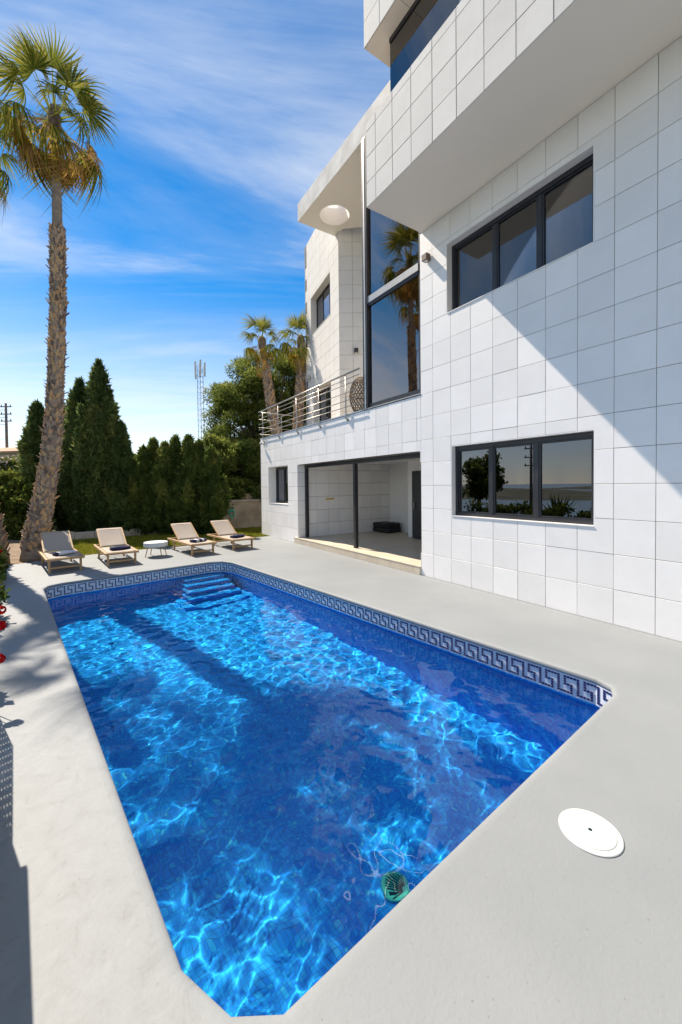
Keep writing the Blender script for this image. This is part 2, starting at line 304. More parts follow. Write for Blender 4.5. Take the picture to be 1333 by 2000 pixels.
# ------------------------------------------------------------------ ground, deck, pool
POOL_RZ = R(7.3); CP, SP = math.cos(POOL_RZ), math.sin(POOL_RZ)
B0, B1, A0, A1 = 0.475, 4.165, 1.175, 9.46; RADS = (.42, .30, .30, .20)
def warp(b, a):
    t = (a-A0)/(A1-A0); return b + .045*(1-t)*(b-B0)/(B1-B0), a - .030*(b-B0-.3)*(1-t) + .026*(b-2.2)*t
WATER_Z = -0.285; FLOOR_Z = -1.60
def pool_ring(off, seg=2):
    pts = []
    for rc, ex, ey, a0 in ((RADS[0], B1, A1, 0), (RADS[1], B0, A1, 90), (RADS[2], B0, A0, 180), (RADS[3], B1, A0, 270)):
        cx = ex - rc if ex == B1 else ex + rc; cy_ = ey - rc if ey == A1 else ey + rc; r_ = rc + off
        if a0 == 180:                                   # the near-left corner is cut in two unequal facets
            pts += [warp(B0-off, 1.535), warp(.562-.8*off, 1.283-.55*off), warp(.70-.35*off, A0-off)]; continue
        for k in range(seg+1):
            a = R(a0 + 90*k/seg); pts.append(warp(cx + r_*math.cos(a), cy_ + r_*math.sin(a)))
    return pts
def p2w(b, a, z=0): return Vector((b*CP - a*SP, b*SP + a*CP, z))
def w2p(p): return (p.x*CP + p.y*SP, -p.x*SP + p.y*CP)

def sheet_with_hole(name, outer, hole, z, material, depth=0.0):
    bm = bmesh.new()
    def loop(pts): 
        vs = [bm.verts.new((x, y, z)) for x, y in pts]
        return [bm.edges.new((vs[i], vs[(i+1) % len(vs)])) for i in range(len(vs))]
    e = loop(outer) + (loop(hole) if hole else [])
    bmesh.ops.triangle_fill(bm, use_beauty=True, use_dissolve=False, edges=e, normal=(0, 0, 1))
    bmesh.ops.recalc_face_normals(bm, faces=bm.faces)
    if sum(f.normal.z for f in bm.faces) < 0: bmesh.ops.reverse_faces(bm, faces=bm.faces)
    me = bpy.data.meshes.new(name); bm.to_mesh(me); bm.free()
    return me
RIM = pool_ring(0.055); RIMW = [tuple(p2w(b, a).xy) for b, a in RIM]
DECK_OUT = [(-2.9, -5.0), (5.74, -5.0), (5.74, 13.75), (4.6, 13.62), (2.6, 13.25), (0.2, 12.98), (-0.9, 12.72), (-1.75, 12.3), (-2.9, 11.6)]
deck = obj('pool_deck', sheet_with_hole('pool_deck', DECK_OUT, RIMW, 0.0, 'deck'), 'deck'); tag(deck, kind='structure')
# rounded lip of the deck round the pool
prof = [(0.0552, 0.0), (0.040, -0.001), (0.022, -0.004), (0.008, -0.011), (0.0, -0.024), (0.0, -0.048), (0.004, -0.056), (0.06, -0.058)]
mb = MB(); rings = [pool_ring(o_) for o_, z in prof]; n = len(rings[0])
for rg, (o_, z) in zip(rings, prof): mb.v += [tuple(p2w(b, a, z)) for b, a in rg]
for i in range(len(prof)-1):
    for j in range(n): mb.f.append((i*n+j, (i+1)*n+j, (i+1)*n+(j+1) % n, i*n+(j+1) % n))
lip = mb.build('pool_lip', 'deck', deck, smooth=True)
mb = MB().box(-2.9, 5.74, -5.0, 0.3, -0.4, -0.06); mb.build('deck_edge', 'deck', deck)
mb = MB(); e = DECK_OUT
for i in range(len(e)):
    a, b_ = e[i], e[(i+1) % len(e)]; mb.add([(*a, 0), (*b_, 0), (*b_, -0.5), (*a, -0.5)], [(0, 3, 2, 1)])
mb.build('deck_side', 'deck', deck)

# basin
basin = empty('pool_basin', (0, 0, 0), POOL_RZ); tag(basin, kind='structure')
mb = MB(); rg = pool_ring(0.02); n = len(rg)
def floor_z(a): return FLOOR_Z + 0.25*(a-A0)/(A1-A0)
mb.v += [(b, a, -0.058) for b, a in rg] + [(b, a, floor_z(a)) for b, a in rg]
for j in range(n): mb.f.append((j, (j+1) % n, n+(j+1) % n, n+j))
shell = mb.build('basin_wall', 'mosaic', basin)
mb = MB(); mb.v = [(b, a, floor_z(a)) for b, a in pool_ring(0.021)]; mb.f = [tuple(range(len(mb.v)))]
pfloor = mb.build('basin_floor', 'mosaic', basin)
receivers = [shell, pfloor]
SX0, SX1 = 3.05, 4.0
for i in range(5):
    zt = WATER_Z - 0.06 - 0.235*i; d = 0.30*(i+1)
    b0 = SX0 - 0.07*i; mb = MB()
    if i < 4: poly = [(b0, A1+0.02), (b0, A1-d), (SX1, A1-d), (SX1, A1+0.02)]
    else: poly = [(b0-.10, A1+0.02), (b0-.10, A1-d+.06), (b0+.25, A1-d-.10), (SX1-.1, A1-d-.06), (SX1+.08, A1-d+.1), (SX1+.08, A1+0.02)]
    if i: poly = poly
    mb.prism(poly[::-1] if False else poly, -1.7, zt - 0.0005*i)
    receivers.append(mb.build('pool_step', 'mosaic', basin))
# Greek key band: white mosaic strip, navy tesserae standing proud
mb = MB(); r0 = pool_ring(0.008); n = len(r0); BZ1, BZ0 = -0.060, -0.262
mb.v += [(b, a, BZ1) for b, a in r0] + [(b, a, BZ0) for b, a in r0] + [(b, a, BZ0) for b, a in pool_ring(0.03)]
for j in range(n): mb.f += [(j, (j+1) % n, n+(j+1) % n, n+j), (n+j, n+(j+1) % n, 2*n+(j+1) % n, 2*n+j)]
band = mb.build('tile_band', 'mosaic_white', basin)
ring = pool_ring(0.006); P = [Vector((b, a)) for b, a in ring] + [Vector(ring[0])]
L = [0]
for i in range(len(P)-1): L.append(L[-1] + (P[i+1]-P[i]).length)
NPER = round(L[-1]/0.178); UN = L[-1]/NPER/6
key = set()
for r_ in range(7): key.add((0, r_))
for c in range(5): key.add((c, 0))
for r_ in range(4): key.add((4, r_))
for c in (2, 3, 4): key.add((c, 3))
for r_ in (3, 4, 5, 6): key.add((2, r_))
for c in range(2, 6): key.add((c, 6))
def along(s):
    s %= L[-1]; lo = max(i for i in range(len(L)) if L[i] <= s + 1e-9); lo = min(lo, len(P)-2)
    return P[lo] + (P[lo+1]-P[lo])*((s-L[lo])/(L[lo+1]-L[lo])), lo
UZ = 0.172/7; mb = MB(); cx_, cy_ = (B0+B1)/2, (A0+A1)/2
for k in range(NPER):
    for c, r_ in key:
        s0 = (k*6+c)*UN; p0, i0 = along(s0 + UN*.11); p1, i1 = along(s0 + UN*.89)
        zt = BZ1 - 0.015 - r_*UZ; zb = zt - UZ*.78
        d = (p1-p0).normalized(); nn = Vector((-d.y, d.x))*0.003
        q0, q1 = p0+nn, p1+nn
        mb.add([(*p0, zt), (*p0, zb), (*p1, zb), (*p1, zt), (*q0, zt), (*q0, zb), (*q1, zb), (*q1, zt)], [(4, 5, 6, 7), (0, 1, 5, 4), (1, 2, 6, 5), (2, 3, 7, 6), (3, 0, 4, 7)])
kb = mb.build('key_tesserae', 'mosaic_navy', band); tag(kb, kind='stuff')
# light strip of blue mosaic dots just under the band
# water surface with real ripples (their slopes focus the sun on the floor)
NX, NY = 340, 760
gx = np.linspace(B0-.03, B1+.10, NX); gy = np.linspace(A0-.16, A1+.10, NY); GX, GY = np.meshgrid(gx, gy)
Z = np.zeros_like(GX); wr = np.random.default_rng(3)
for k in range(110):
    lam = 0.075*(0.42/0.075)**wr.random(); th = wr.normal(R(-62), 0.85); ph = wr.random()*6.283
    amp = 0.00016*(lam/0.2)**1.25
    kx, ky = 2*math.pi/lam*math.cos(th), 2*math.pi/lam*math.sin(th)
    Z += amp*np.sin(kx*GX + ky*GY + ph + 0.8*np.sin(1.1*GX+0.7*GY+k))
me = bpy.data.meshes.new('water'); V = np.stack([GX, GY, Z], -1).reshape(-1, 3)
idx = np.arange(NX*NY).reshape(NY, NX); F = np.stack([idx[:-1, :-1], idx[:-1, 1:], idx[1:, 1:], idx[1:, :-1]], -1).reshape(-1, 4)
me.vertices.add(len(V)); me.vertices.foreach_set('co', V.astype(np.float32).ravel()); me.loops.add(F.size); me.loops.foreach_set('vertex_index', F.astype(np.int32).ravel())
me.polygons.add(len(F)); me.polygons.foreach_set('loop_start', np.arange(0, F.size, 4, dtype=np.int32)); me.update(calc_edges=True); me.shade_smooth()
water = obj('water', me, 'water'); water.location = (0, 0, WATER_Z); water.rotation_euler = (0, 0, POOL_RZ); tag(water, kind='structure')
water.cycles.is_caustics_caster = True
for r_ in receivers: r_.cycles.is_caustics_receiver = True

# ------------------------------------------------------------------ the house
WX = 5.73                                              # outer face of the tiled wall
house = empty('house', (7.5, 5.0, 0)); HI = Vector((7.5, 5.0, 0))
tag(house, 'white tiled modern villa with jutting upper storey and dark window frames', 'house')
OFF = Matrix.Translation(-HI)
def hb(mbuild, name, material, parent=None, smooth=False, bevel=0.0):
    """build a mesh given in world coordinates as part of the house"""
    parent = parent or house
    mbuild.v = [tuple(Vector(p) - HI) for p in mbuild.v]
    return mbuild.build(name, material, parent, smooth, bevel)

def cut_rects(y0, y1, z0, z1, holes):
    """rectangle minus rectangles -> list of rectangles"""
    out = [(y0, y1, z0, z1)]
    for a, b_, c, d in holes:
        nxt = []
        for p, q, r_, s in out:
            if b_ <= p or a >= q or d <= r_ or c >= s: nxt.append((p, q, r_, s)); continue
            if a > p: nxt.append((p, a, r_, s))
            if b_ < q: nxt.append((b_, q, r_, s))
            yy0, yy1 = max(p, a), min(q, b_)
            if c > r_: nxt.append((yy0, yy1, r_, c))
            if d < s: nxt.append((yy0, yy1, d, s))
        out = nxt
    return out
# openings in the X = 5.73 wall: (y0, y1, z0, z1)
LOWWIN = (2.585, 5.055, 1.255, 2.565); UPWIN = (2.600, 5.150, 5.035, 6.330); SMALL = (12.12, 13.82, 1.225, 2.565)
DOOR = (5.860, 11.42, 0.16, 2.530)
TERR = 3.68
holes = [LOWWIN, UPWIN, SMALL, DOOR]
WALL_REGIONS = [(-4.0, 5.84, 0.0, 6.87), (5.84, 14.55, 0.0, TERR)]
mb = MB(); GX_ = WX + 0.012
for reg in WALL_REGIONS:
    for p, q, r_, s in cut_rects(*reg, holes): mb.box(GX_, GX_+0.24, p, q, r_, s)
wall = hb(mb, 'facade_wall', 'grout')
JW = 0.0062
tile_cache = {}; bigstuff = []
def tile_piece(parent, y0, y1, z0, z1, face='X', x=WX, material='tile', th=0.012, warp=True):
    """one tile, its outer face at x (facing -X)"""
    w, h = y1-y0-JW, z1-z0-JW
    if w < 0.02 or h < 0.02: return
    k = (round(w, 3), round(h, 3), material)
    if k not in tile_cache:
        m_ = MB(); e = 0.0022
        m_.add([(0.0, -w/2+e, -h/2+e), (0, w/2-e, -h/2+e), (0, w/2-e, h/2-e), (0, -w/2+e, h/2-e), (e, -w/2, -h/2), (e, w/2, -h/2), (e, w/2, h/2), (e, -w/2, h/2),
                (th, -w/2, -h/2), (th, w/2, -h/2), (th, w/2, h/2), (th, -w/2, h/2)],
               [(0, 3, 2, 1)] + [(a, (a+1) % 4, 4+(a+1) % 4, 4+a) for a in range(4)] + [(4+a, 4+(a+1) % 4, 8+(a+1) % 4, 8+a) for a in range(4)])
        me_ = m_.mesh('wall_tile'); bm = bmesh.new(); bm.from_mesh(me_); bmesh.ops.recalc_face_normals(bm, faces=bm.faces); bm.to_mesh(me_); bm.free()
        me_.materials.append(MATS[material]); tile_cache[k] = me_
    o = bpy.data.objects.new('wall_tile', tile_cache[k]); col.objects.link(o); o.parent = parent
    j = random.uniform(-.0012, .0012) if warp else 0
    o.location = Vector((x + j, (y0+y1)/2, (z0+z1)/2)) - HI
    if warp: o.rotation_euler = (random.gauss(0, .0008), random.gauss(0, .0007), random.gauss(0, .0008))
    return o
def tile_wall(parent, region, ys, zs, holes_, x=WX, material='tile', th=0.012, ymin=-99, jw=None):
    global JW
    old = JW; JW = jw or JW
    far = []
    for i in range(len(ys)-1):
        for j in range(len(zs)-1):
            a, b_ = max(ys[i], region[0]), min(ys[i+1], region[1]); c, d = max(zs[j], region[2]), min(zs[j+1], region[3])
            if b_-a < .02 or d-c < .02: continue
            qs = [q for q in cut_rects(a, b_, c, d, holes_) if q[1]-q[0] >= .02 and q[3]-q[2] >= .02]
            if len(qs) > 1 and b_ >= ymin:                 # a tile notched round an opening stays one tile
                m_ = MB(); h = JW/2; j_ = random.uniform(-.001, .001)
                for y0, y1, z0, z1 in qs:
                    m_.box(x+j_, x+th, y0+(h if abs(y0-a) < 1e-6 else 0), y1-(h if abs(y1-b_) < 1e-6 else 0), z0+(h if abs(z0-c) < 1e-6 else 0), z1-(h if abs(z1-d) < 1e-6 else 0))
                o = hb(m_, 'wall_tile', material, house); o.parent = parent
            elif len(qs) == 1 or b_ < ymin:
                for q in qs:
                    if q[1] < ymin: far.append(q)
                    else: tile_piece(parent, *q, x=x, material=material, th=th)
    if far:
        m_ = MB()
        for y0, y1, z0, z1 in far: m_.box(x, x+th, y0+JW/2, y1-JW/2, z0+JW/2, z1-JW/2)
        o = hb(m_, 'tiles_beyond', material, house); o.parent = parent; tag(o, kind='stuff')
    JW = old
YS = [5.958 - .45*c for c in range(22, -20, -1)]; YS = sorted([5.958 + .45*k for k in range(-22, 21)])
ZS = [6.87 - .458*k for k in range(15, -1, -1)]
for reg in WALL_REGIONS: tile_wall(wall, reg, YS, ZS, holes, ymin=1.2)

# reveals of the openings (tiled returns)
def reveal(parent, rect, depth, x=WX, material='tile', sill='tile', top='tile'):
    y0, y1, z0, z1 = rect; t_ = 0.012
    for k, (m_, nm, mt) in enumerate(((MB().box(x+.001, x+depth, y1-t_, y1+.0005, z0, z1), 'reveal', material), (MB().box(x+.001, x+depth, y0-.0005, y0+t_, z0, z1), 'reveal', material),
                      (MB().box(x+.001, x+depth, y0+t_, y1-t_, z1-t_, z1+.0005), 'reveal', top), (MB().box(x-.012, x+depth, y0+t_, y1-t_, z0-.0005, z0+t_), 'window_sill', sill))):
        hb(m_, nm, mt, house).parent = parent
def window(rect, x, splits, depth=0.09, fr=0.055, glass='glass_dark', name='window', sash_top=None, pane_x=0.045):
    """aluminium sliding window in the X plane: outer frame, mullions, panes; splits are fractions from far (y1) to near"""
    y0, y1, z0, z1 = rect; m_ = MB()
    m_.box(x, x+depth, y0, y1, z1-fr*1.3, z1).box(x, x+depth, y0, y1, z0, z0+fr).box(x, x+depth, y0, y0+fr, z0+fr, z1-fr*1.3).box(x, x+depth, y1-fr, y1, z0+fr, z1-fr*1.3)
    f = hb(m_, name, 'anthracite', house)
    ed = [y1-fr] + [y1 - s*(y1-y0) for s in splits] + [y0+fr]
    for s in ed[1:-1]:
        q = hb(MB().box(x+.012, x+depth-.01, s-.032, s+.032, z0+fr+.001, z1-fr*1.3-.001), 'mullion', 'anthracite', house); q.parent = f
    for a, b_ in zip(ed[:-1], ed[1:]):
        hi = a - (.033 if a != ed[0] else 0); lo = b_ + (.033 if b_ != ed[-1] else 0)
        sf = 0.028; m_ = MB().box(x+.022, x+.06, lo+.001, hi-.001, z0+fr+.001, z0+fr+sf).box(x+.022, x+.06, lo+.001, hi-.001, z1-fr*1.3-sf, z1-fr*1.3-.001)
        m_.box(x+.022, x+.06, lo+.001, lo+sf, z0+fr+sf, z1-fr*1.3-sf).box(x+.022, x+.06, hi-sf, hi-.001, z0+fr+sf, z1-fr*1.3-sf)
        q = hb(m_, 'sash', 'anthracite', house); q.parent = f
        q = hb(MB().box(x+pane_x, x+pane_x+.006, lo+sf, hi-sf, z0+fr+sf, z1-fr*1.3-sf), 'pane', glass, house); q.parent = f
    return f
def room(rect, x, depth, material, name='room', floor=None, grow=0.25):
    """inside of a room behind a window, open towards the wall"""
    y0, y1, z0, z1 = rect; y0 -= grow; y1 += grow; t_ = .05; m_ = MB()
    m_.box(x+depth, x+depth+t_, y0-t_, y1+t_, z0-t_, z1+t_).box(x, x+depth, y0-t_, y0, z0-t_, z1+t_).box(x, x+depth, y1, y1+t_, z0-t_, z1+t_).box(x, x+depth, y0, y1, z1, z1+t_)
    if not floor: m_.box(x, x+depth, y0, y1, z0-t_, z0)
    return hb(m_, name, material, house)
IX = WX + 0.253
reveal(wall, LOWWIN, 0.19); reveal(wall, UPWIN, 0.19); reveal(wall, SMALL, 0.30)
def shrink(r_, e): return (r_[0]+e, r_[1]-e, r_[2]+e, r_[3]-e)
w1 = window(shrink(LOWWIN, .0125), WX+.10, (0.315, 0.645))
window(shrink(UPWIN, .0125), WX+.14, (0.365, 0.675), glass='glass_clear')
window(shrink(SMALL, .0125), WX+.30, (0.42,), glass='glass_dark')
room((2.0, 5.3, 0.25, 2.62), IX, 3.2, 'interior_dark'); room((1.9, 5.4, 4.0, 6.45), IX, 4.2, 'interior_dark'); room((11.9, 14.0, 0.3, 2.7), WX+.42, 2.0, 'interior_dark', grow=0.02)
c_ = hb(MB().box(6.42, 6.44, 4.55, 4.99, 1.25, 2.6), 'curtain', 'curtain'); hb(MB().box(6.42, 6.44, 2.2, 2.75, 1.25, 2.6), 'curtain', 'curtain')
m_ = MB()
for k in range(11): m_.tube([(6.32+.025*math.sin(k*2.1), 13.08-.05*k, 1.2), (6.32+.025*math.sin(k*2.1), 13.08-.05*k, 2.6)], .03, 8)
hb(m_, 'curtain', 'curtain', smooth=True)
hb(MB().box(7.25, 7.36, 3.05, 3.16, 6.435, 6.449), 'ceiling_spot', 'black_metal')

# terrace porch behind the big opening
y0, y1, z0, z1 = DOOR; PD = 3.85
fl = hb(MB().box(WX-.02, WX+.26, y0+.001, y1+.2, 0.0, z0).box(WX+.26, WX+PD+.3, y0-2.3, y1+.1, 0.0, z0), 'porch_floor', 'cream_tile')
fl_t = MB()
pj = hb(MB().box(WX+.013, WX+.255, y1-.004, y1+.006, z0, z1), 'porch_jamb', 'grout')
for k in range(6):
    za = max(z0+.017, .0+.458*k); o_ = hb(MB().box(WX+.002, WX+.258, y1-.014, y1-.0045, za+.003, min(.458*(k+1), z1)-.003), 'wall_tile', 'tile', house) if za < z1-.05 else None
    if o_: o_.parent = pj
# stone edge tiles of the step, one by one
yy = y1 + .22; k = 0
while yy > y0 + .05:
    ya = max(y0+.002, yy-.40); o_ = hb(MB().box(WX-.034, WX-.0205, ya+.003, yy-.003, 0.004, z0-.002), 'edge_tile', 'cream_tile'); o_.parent = fl
    o_ = hb(MB().box(WX-.040, WX+.36, ya+.002, yy-.002, z0+.0005, z0+.016), 'edge_tile', 'cream_tile'); o_.parent = fl; yy -= .40
zf = z0+.0165
m_ = MB(); m_.box(WX+PD, WX+PD+.1, y0-2.3, y1+.3, z0, 2.62).box(WX+.255, WX+PD+.1, y0-2.4, y1+.3, 2.62, 2.72).box(WX+.255, WX+PD, y0-2.4, y0-2.3, z0, 2.62)
m_.box(WX+.03, WX+PD, y1+.007, y1+.2, z0, 2.62)
pw = hb(m_, 'porch_wall', 'interior')
rows = [z0+.0165 + .44*k for k in range(6)]
# tiles on the side wall (Y = y1 face, facing -Y) and the back wall
def tile_y(parent, x0, x1, za, zb, y):
    m_ = MB().box(x0+.004, x1-.004, y-.010, y, za+.004, zb-.004); o_ = hb(m_, 'wall_tile', 'tile', house); o_.parent = parent
bk = hb(MB().box(WX+.26, WX+PD-.001, y1-.0005, y1+.006, zf, 2.619), 'tiled_side', 'grout', house)
for i in range(9):
    for j in range(6):
        xa = WX + .26 + .45*i; xb = min(xa+.45, WX+PD-.001)
        tile_y(bk, xa, xb, rows[j]+.0, min(rows[j]+.44, 2.617), y1-.001)
# inner wall block with a dark door
hb(MB().box(8.72, WX+PD-.001, y0-2.29, 9.49, zf, 2.619), 'inner_wall', 'interior')
dr = hb(MB().box(8.665, 8.7195, 8.30, 9.24, zf, 2.28), 'inner_door', 'anthracite', house); o_ = hb(MB().box(8.62, 8.6645, 9.10, 9.13, 1.1, 1.3), 'handle', 'steel', house); o_.parent = dr
# dark sliding-door frame: head rail, end post, middle post
m_ = MB().box(WX+.26, WX+.36, y0, y1-.001, z1-.10, z1-.001)
df = hb(m_, 'sliding_door_frame', 'anthracite')
for a in (y1-.10, 8.56): o_ = hb(MB().box(WX+.262, WX+.358, a, a+.095, z0+.017, z1-.101), 'post', 'anthracite', house); o_.parent = df
hb(MB().box(WX+.24, WX+.258, 8.9, 9.1, 1.2, 1.3), 'x', 'interior') if False else None
sp_ = MB().box(WX+1.05, WX+1.37, y1-.030, y1-.0115, 1.38, 1.43); hb(sp_, 'wall_plate', 'brass_yellow')  # yellow plate on the side wall, taken as a socket/sign

# tall stair window
y0, y1 = 5.845, 7.74; zb_, zt_ = 3.70, 10.115
m_ = MB().box(WX+.02, WX+.10, y0, y0+.05, zb_, zt_).box(WX+.02, WX+.10, y0+.05, y1-.14, zb_, zb_+.10)
sw = hb(m_, 'stair_window', 'anthracite')
o_ = hb(MB().box(WX-.03, WX+.08, y1-.085, y1-.04, zb_, zt_), 'corner_post', 'aluminium', house); o_.parent = sw
o_ = hb(MB().box(WX-.02, WX+.10, y1-.14, y1-.086, zb_, zt_), 'post', 'anthracite', house); o_.parent = sw
o_ = hb(MB().box(WX-.02, WX+.10, y1-.039, y1+.03, zb_, zt_), 'post', 'anthracite', house); o_.parent = sw
o_ = hb(MB().box(WX, WX+.10, y0+.051, y1-.141, 6.19, 6.34), 'transom', 'aluminium', house); o_.parent = sw
o_ = hb(MB().box(WX+.015, WX+.09, y0+.051, y1-.141, 6.12, 6.189), 'transom', 'anthracite', house); o_.parent = sw
o_ = hb(MB().box(WX+.05, WX+.058, y0+.051, y1-.141, zb_+.101, 6.119), 'pane', 'glass_stair', house); o_.parent = sw
o_ = hb(MB().box(WX+.05, WX+.058, y0+.051, y1-.141, 6.341, zt_), 'pane', 'glass_stair', house); o_.parent = sw
m_ = MB().box(WX+3.2, WX+3.3, y0-.3, y1+.1, 3.2, 10.1).box(WX+.26, WX+3.2, y0-.3, y0-.2, 3.2, 10.1).box(WX+.11, WX+3.2, y1-.02, y1+.1, 3.2, 10.1).box(WX+.1, WX+3.2, y0-.2, y1, 3.55, 3.69)
hb(m_, 'stairwell', 'interior')
hb(MB().box(WX+3.12, WX+3.19, 6.5, 7.35, 3.69, 5.75), 'inner_door', 'curtain')
hb(MB().box(WX-.014, WX+.26, y0-.005, y1+.10, TERR+.0, TERR+.02), 'window_ledge', 'aluminium')

# upper storey: jutting block with tiled front, plain soffit
XB, YB, ZB, ZW = 4.37, 5.80, 6.872, 8.36
blk = hb(MB().box(XB+.012, 9.0, -4.0, YB-.012, ZB, ZW-.002), 'balcony_block', 'soffit')
bg_ = hb(MB().box(XB+.0115, XB+.0118, -4.0, YB-.012, ZB, ZW), 'tile_bed', 'grout', house); bg_.parent = blk
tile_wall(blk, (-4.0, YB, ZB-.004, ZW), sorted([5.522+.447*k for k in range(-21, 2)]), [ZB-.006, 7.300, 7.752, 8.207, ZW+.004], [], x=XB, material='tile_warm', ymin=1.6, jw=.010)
# concrete roof slab with a round skylight hole
S0, S1, YE, XS = 10.12, 10.66, 11.17, 5.745
outer = [(XS, 5.0), (9.6, 5.0), (9.6, 9.4), (7.9, 10.05), (7.12, 10.72), (7.16, YE), (XS, YE)]
HC_, HR = (6.56, 10.33), 0.455
hole = [(HC_[0]+HR*math.cos(2*math.pi*k/48), HC_[1]+HR*math.sin(2*math.pi*k/48)) for k in range(48)]
def slab_mesh(nm, outer, hole, z0, z1):
    bm = bmesh.new()
    for z, flip in ((z0, True), (z1, False)):
        es = []
        for pts in (outer, hole):
            vs = [bm.verts.new((x-HI.x, y-HI.y, z)) for x, y in pts]; es += [bm.edges.new((vs[i], vs[(i+1) % len(vs)])) for i in range(len(vs))]
        bmesh.ops.triangle_fill(bm, use_beauty=True, edges=es, normal=(0, 0, 1))
    for pts in (outer, hole):
        lo = [bm.verts.new((x-HI.x, y-HI.y, z0)) for x, y in pts]; hi = [bm.verts.new((x-HI.x, y-HI.y, z1)) for x, y in pts]
        for i in range(len(pts)): j = (i+1) % len(pts); bm.faces.new((lo[i], lo[j], hi[j], hi[i]))
    bmesh.ops.remove_doubles(bm, verts=bm.verts, dist=1e-5); bmesh.ops.recalc_face_normals(bm, faces=bm.faces)
    me = bpy.data.meshes.new(nm); bm.to_mesh(me); bm.free(); return me
slab = obj('roof_slab', slab_mesh('roof_slab', outer, hole, S0, S1), 'soffit', house)
hb(MB().box(XS-.010, XS-.0005, 5.0, YE+.004, S0-.001, S1+.004), 'fascia', 'concrete').parent = slab
hb(MB().box(XB+.0, 9.0, -4.0, YB, ZW+.0, S1-.05), 'parapet_core', 'soffit') if False else None
# strip window on the block, glass set just behind the tile face
zu, XU, YU = 9.60, 4.304, 5.748
y1_ = 5.38; XG = 4.55
f = hb(MB().box(XG+.03, XG+.11, -4, y1_, zu-.07, zu-.001), 'strip_window', 'anthracite')
for a in (3.62, 3.42, 0.5, -2.5):
    o_ = hb(MB().box(XG+.032, XG+.10, a, a+.09, ZW, zu-.071), 'mullion', 'anthracite', house); o_.parent = f
o_ = hb(MB().box(XG+.005, XG+.05, 3.78, 3.83, ZW, zu-.071), 'mullion', 'aluminium', house); o_.parent = f
for a, b_ in ((3.83, y1_), (0.59, 3.42), (-2.41, .5)):
    o_ = hb(MB().box(XG+.05, XG+.058, a, b_, ZW, zu-.071), 'pane', 'glass_clear', house); o_.parent = f
o_ = hb(MB().box(XG+.058, 5.6, y1_-.008, y1_, ZW, zu-.001), 'pane', 'glass_clear', house); o_.parent = f
hb(MB().box(5.6, 9.0, -4, y1_-.01, ZW-.001, zu), 'room', 'interior_dark')
# top storey volume over it
tb = hb(MB().box(XU+.012, 9.0, -4.0, YU-.012, zu, 12.4), 'top_storey', 'soffit')
bg2 = hb(MB().box(XU+.0113, XU+.0117, -4.0, YU-.012, zu, 12.4), 'tile_bed', 'grout', house); bg2.parent = tb
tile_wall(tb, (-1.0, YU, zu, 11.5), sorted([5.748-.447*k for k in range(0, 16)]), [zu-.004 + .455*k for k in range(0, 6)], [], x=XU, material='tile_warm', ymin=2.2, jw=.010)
hb(MB().box(XU+.2, XU+.22, YU-.9, YU-.015, zu-.004, zu-.0005), 'soffit_joint', 'grout') if False else None
for a in (4.85,): hb(MB().box(XU+.014, XG+.03, a, a+.006, zu-.0012, zu+.001), 'soffit_joint', 'grout')

# set-back tower behind the terrace: sunlit face and angled shaded face
TC = Vector((7.07, 10.92, 0)); d1 = Vector((math.sin(R(10.6)), math.cos(R(10.6)), 0)); d2 = Vector((math.cos(R(33)), -math.sin(R(33)), 0))
T1, T2, TH = 3.63, 2.6, 11.6
def tower_plane(p, d, u0, u1, z0, z1, th):                  # slab standing behind the line p + u d, outer face on it
    nrm = Vector((-d.y, d.x, 0));  nrm = nrm if nrm.x < 0 or nrm.y < -.3 else -nrm
    a, b_ = p + d*u0, p + d*u1; q = -nrm*th
    return [Vector((a.x, a.y, z0)), Vector((b_.x, b_.y, z0)), Vector((b_.x, b_.y, z1)), Vector((a.x, a.y, z1)), Vector((a.x, a.y, z0))+q, Vector((b_.x, b_.y, z0))+q, Vector((b_.x, b_.y, z1))+q, Vector((a.x, a.y, z1))+q]
BF = ((0, 1, 2, 3), (7, 6, 5, 4), (4, 5, 1, 0), (5, 6, 2, 1), (6, 7, 3, 2), (7, 4, 0, 3))
def fix(me):
    bm = bmesh.new(); bm.from_mesh(me); bmesh.ops.recalc_face_normals(bm, faces=bm.faces); bm.to_mesh(me); bm.free()
tw_holes = [(0.78, 2.95, 7.78, 9.25), (0.80, 2.75, TERR, 5.55)]
m_ = MB()
n1_ = Vector((-d1.y, d1.x, 0)); n2_ = Vector((d2.y, -d2.x, 0))
if n1_.x > 0: n1_ = -n1_
if n2_.y > 0: n2_ = -n2_
def pl(p, d, nv, u0, u1, z0, z1, out, th):
    a, b_ = p + d*u0 + nv*out, p + d*u1 + nv*out; q = -nv*th
    v = [Vector((a.x, a.y, z0)), Vector((b_.x, b_.y, z0)), Vector((b_.x, b_.y, z1)), Vector((a.x, a.y, z1))]
    return v + [w+q for w in v]
for q in cut_rects(0, T1, TERR-.3, TH, tw_holes): m_.add(pl(TC, d1, n1_, *q, -.012, .22), BF)
m_.add(pl(TC, d2, n2_, 0, T2, TERR-.3, TH, -.012, .22), BF)
far_c = TC + d1*T1; perp = Vector((-n1_.x, -n1_.y, 0))
m_.add(pl(far_c, perp, d1, 0, 4, TERR-.3, TH, -.012, .22), BF)
m_.add([(TC.x+.1, TC.y, TH-.02), (TC.x+d1.x*T1+.1, TC.y+d1.y*T1-.1, TH-.02), (11.5, 13.5, TH-.02), (11, 9.5, TH-.02)], [(0, 3, 2, 1)])
tw = hb(m_, 'tower', 'grout'); fix(tw.data)
o_ = hb(MB().add(pl(far_c, perp, d1, -.013, 4, TERR-.3, TH+.003, .004, .012), BF), 'tower_return', 'render_white', house); fix(o_.data); o_.parent = tw
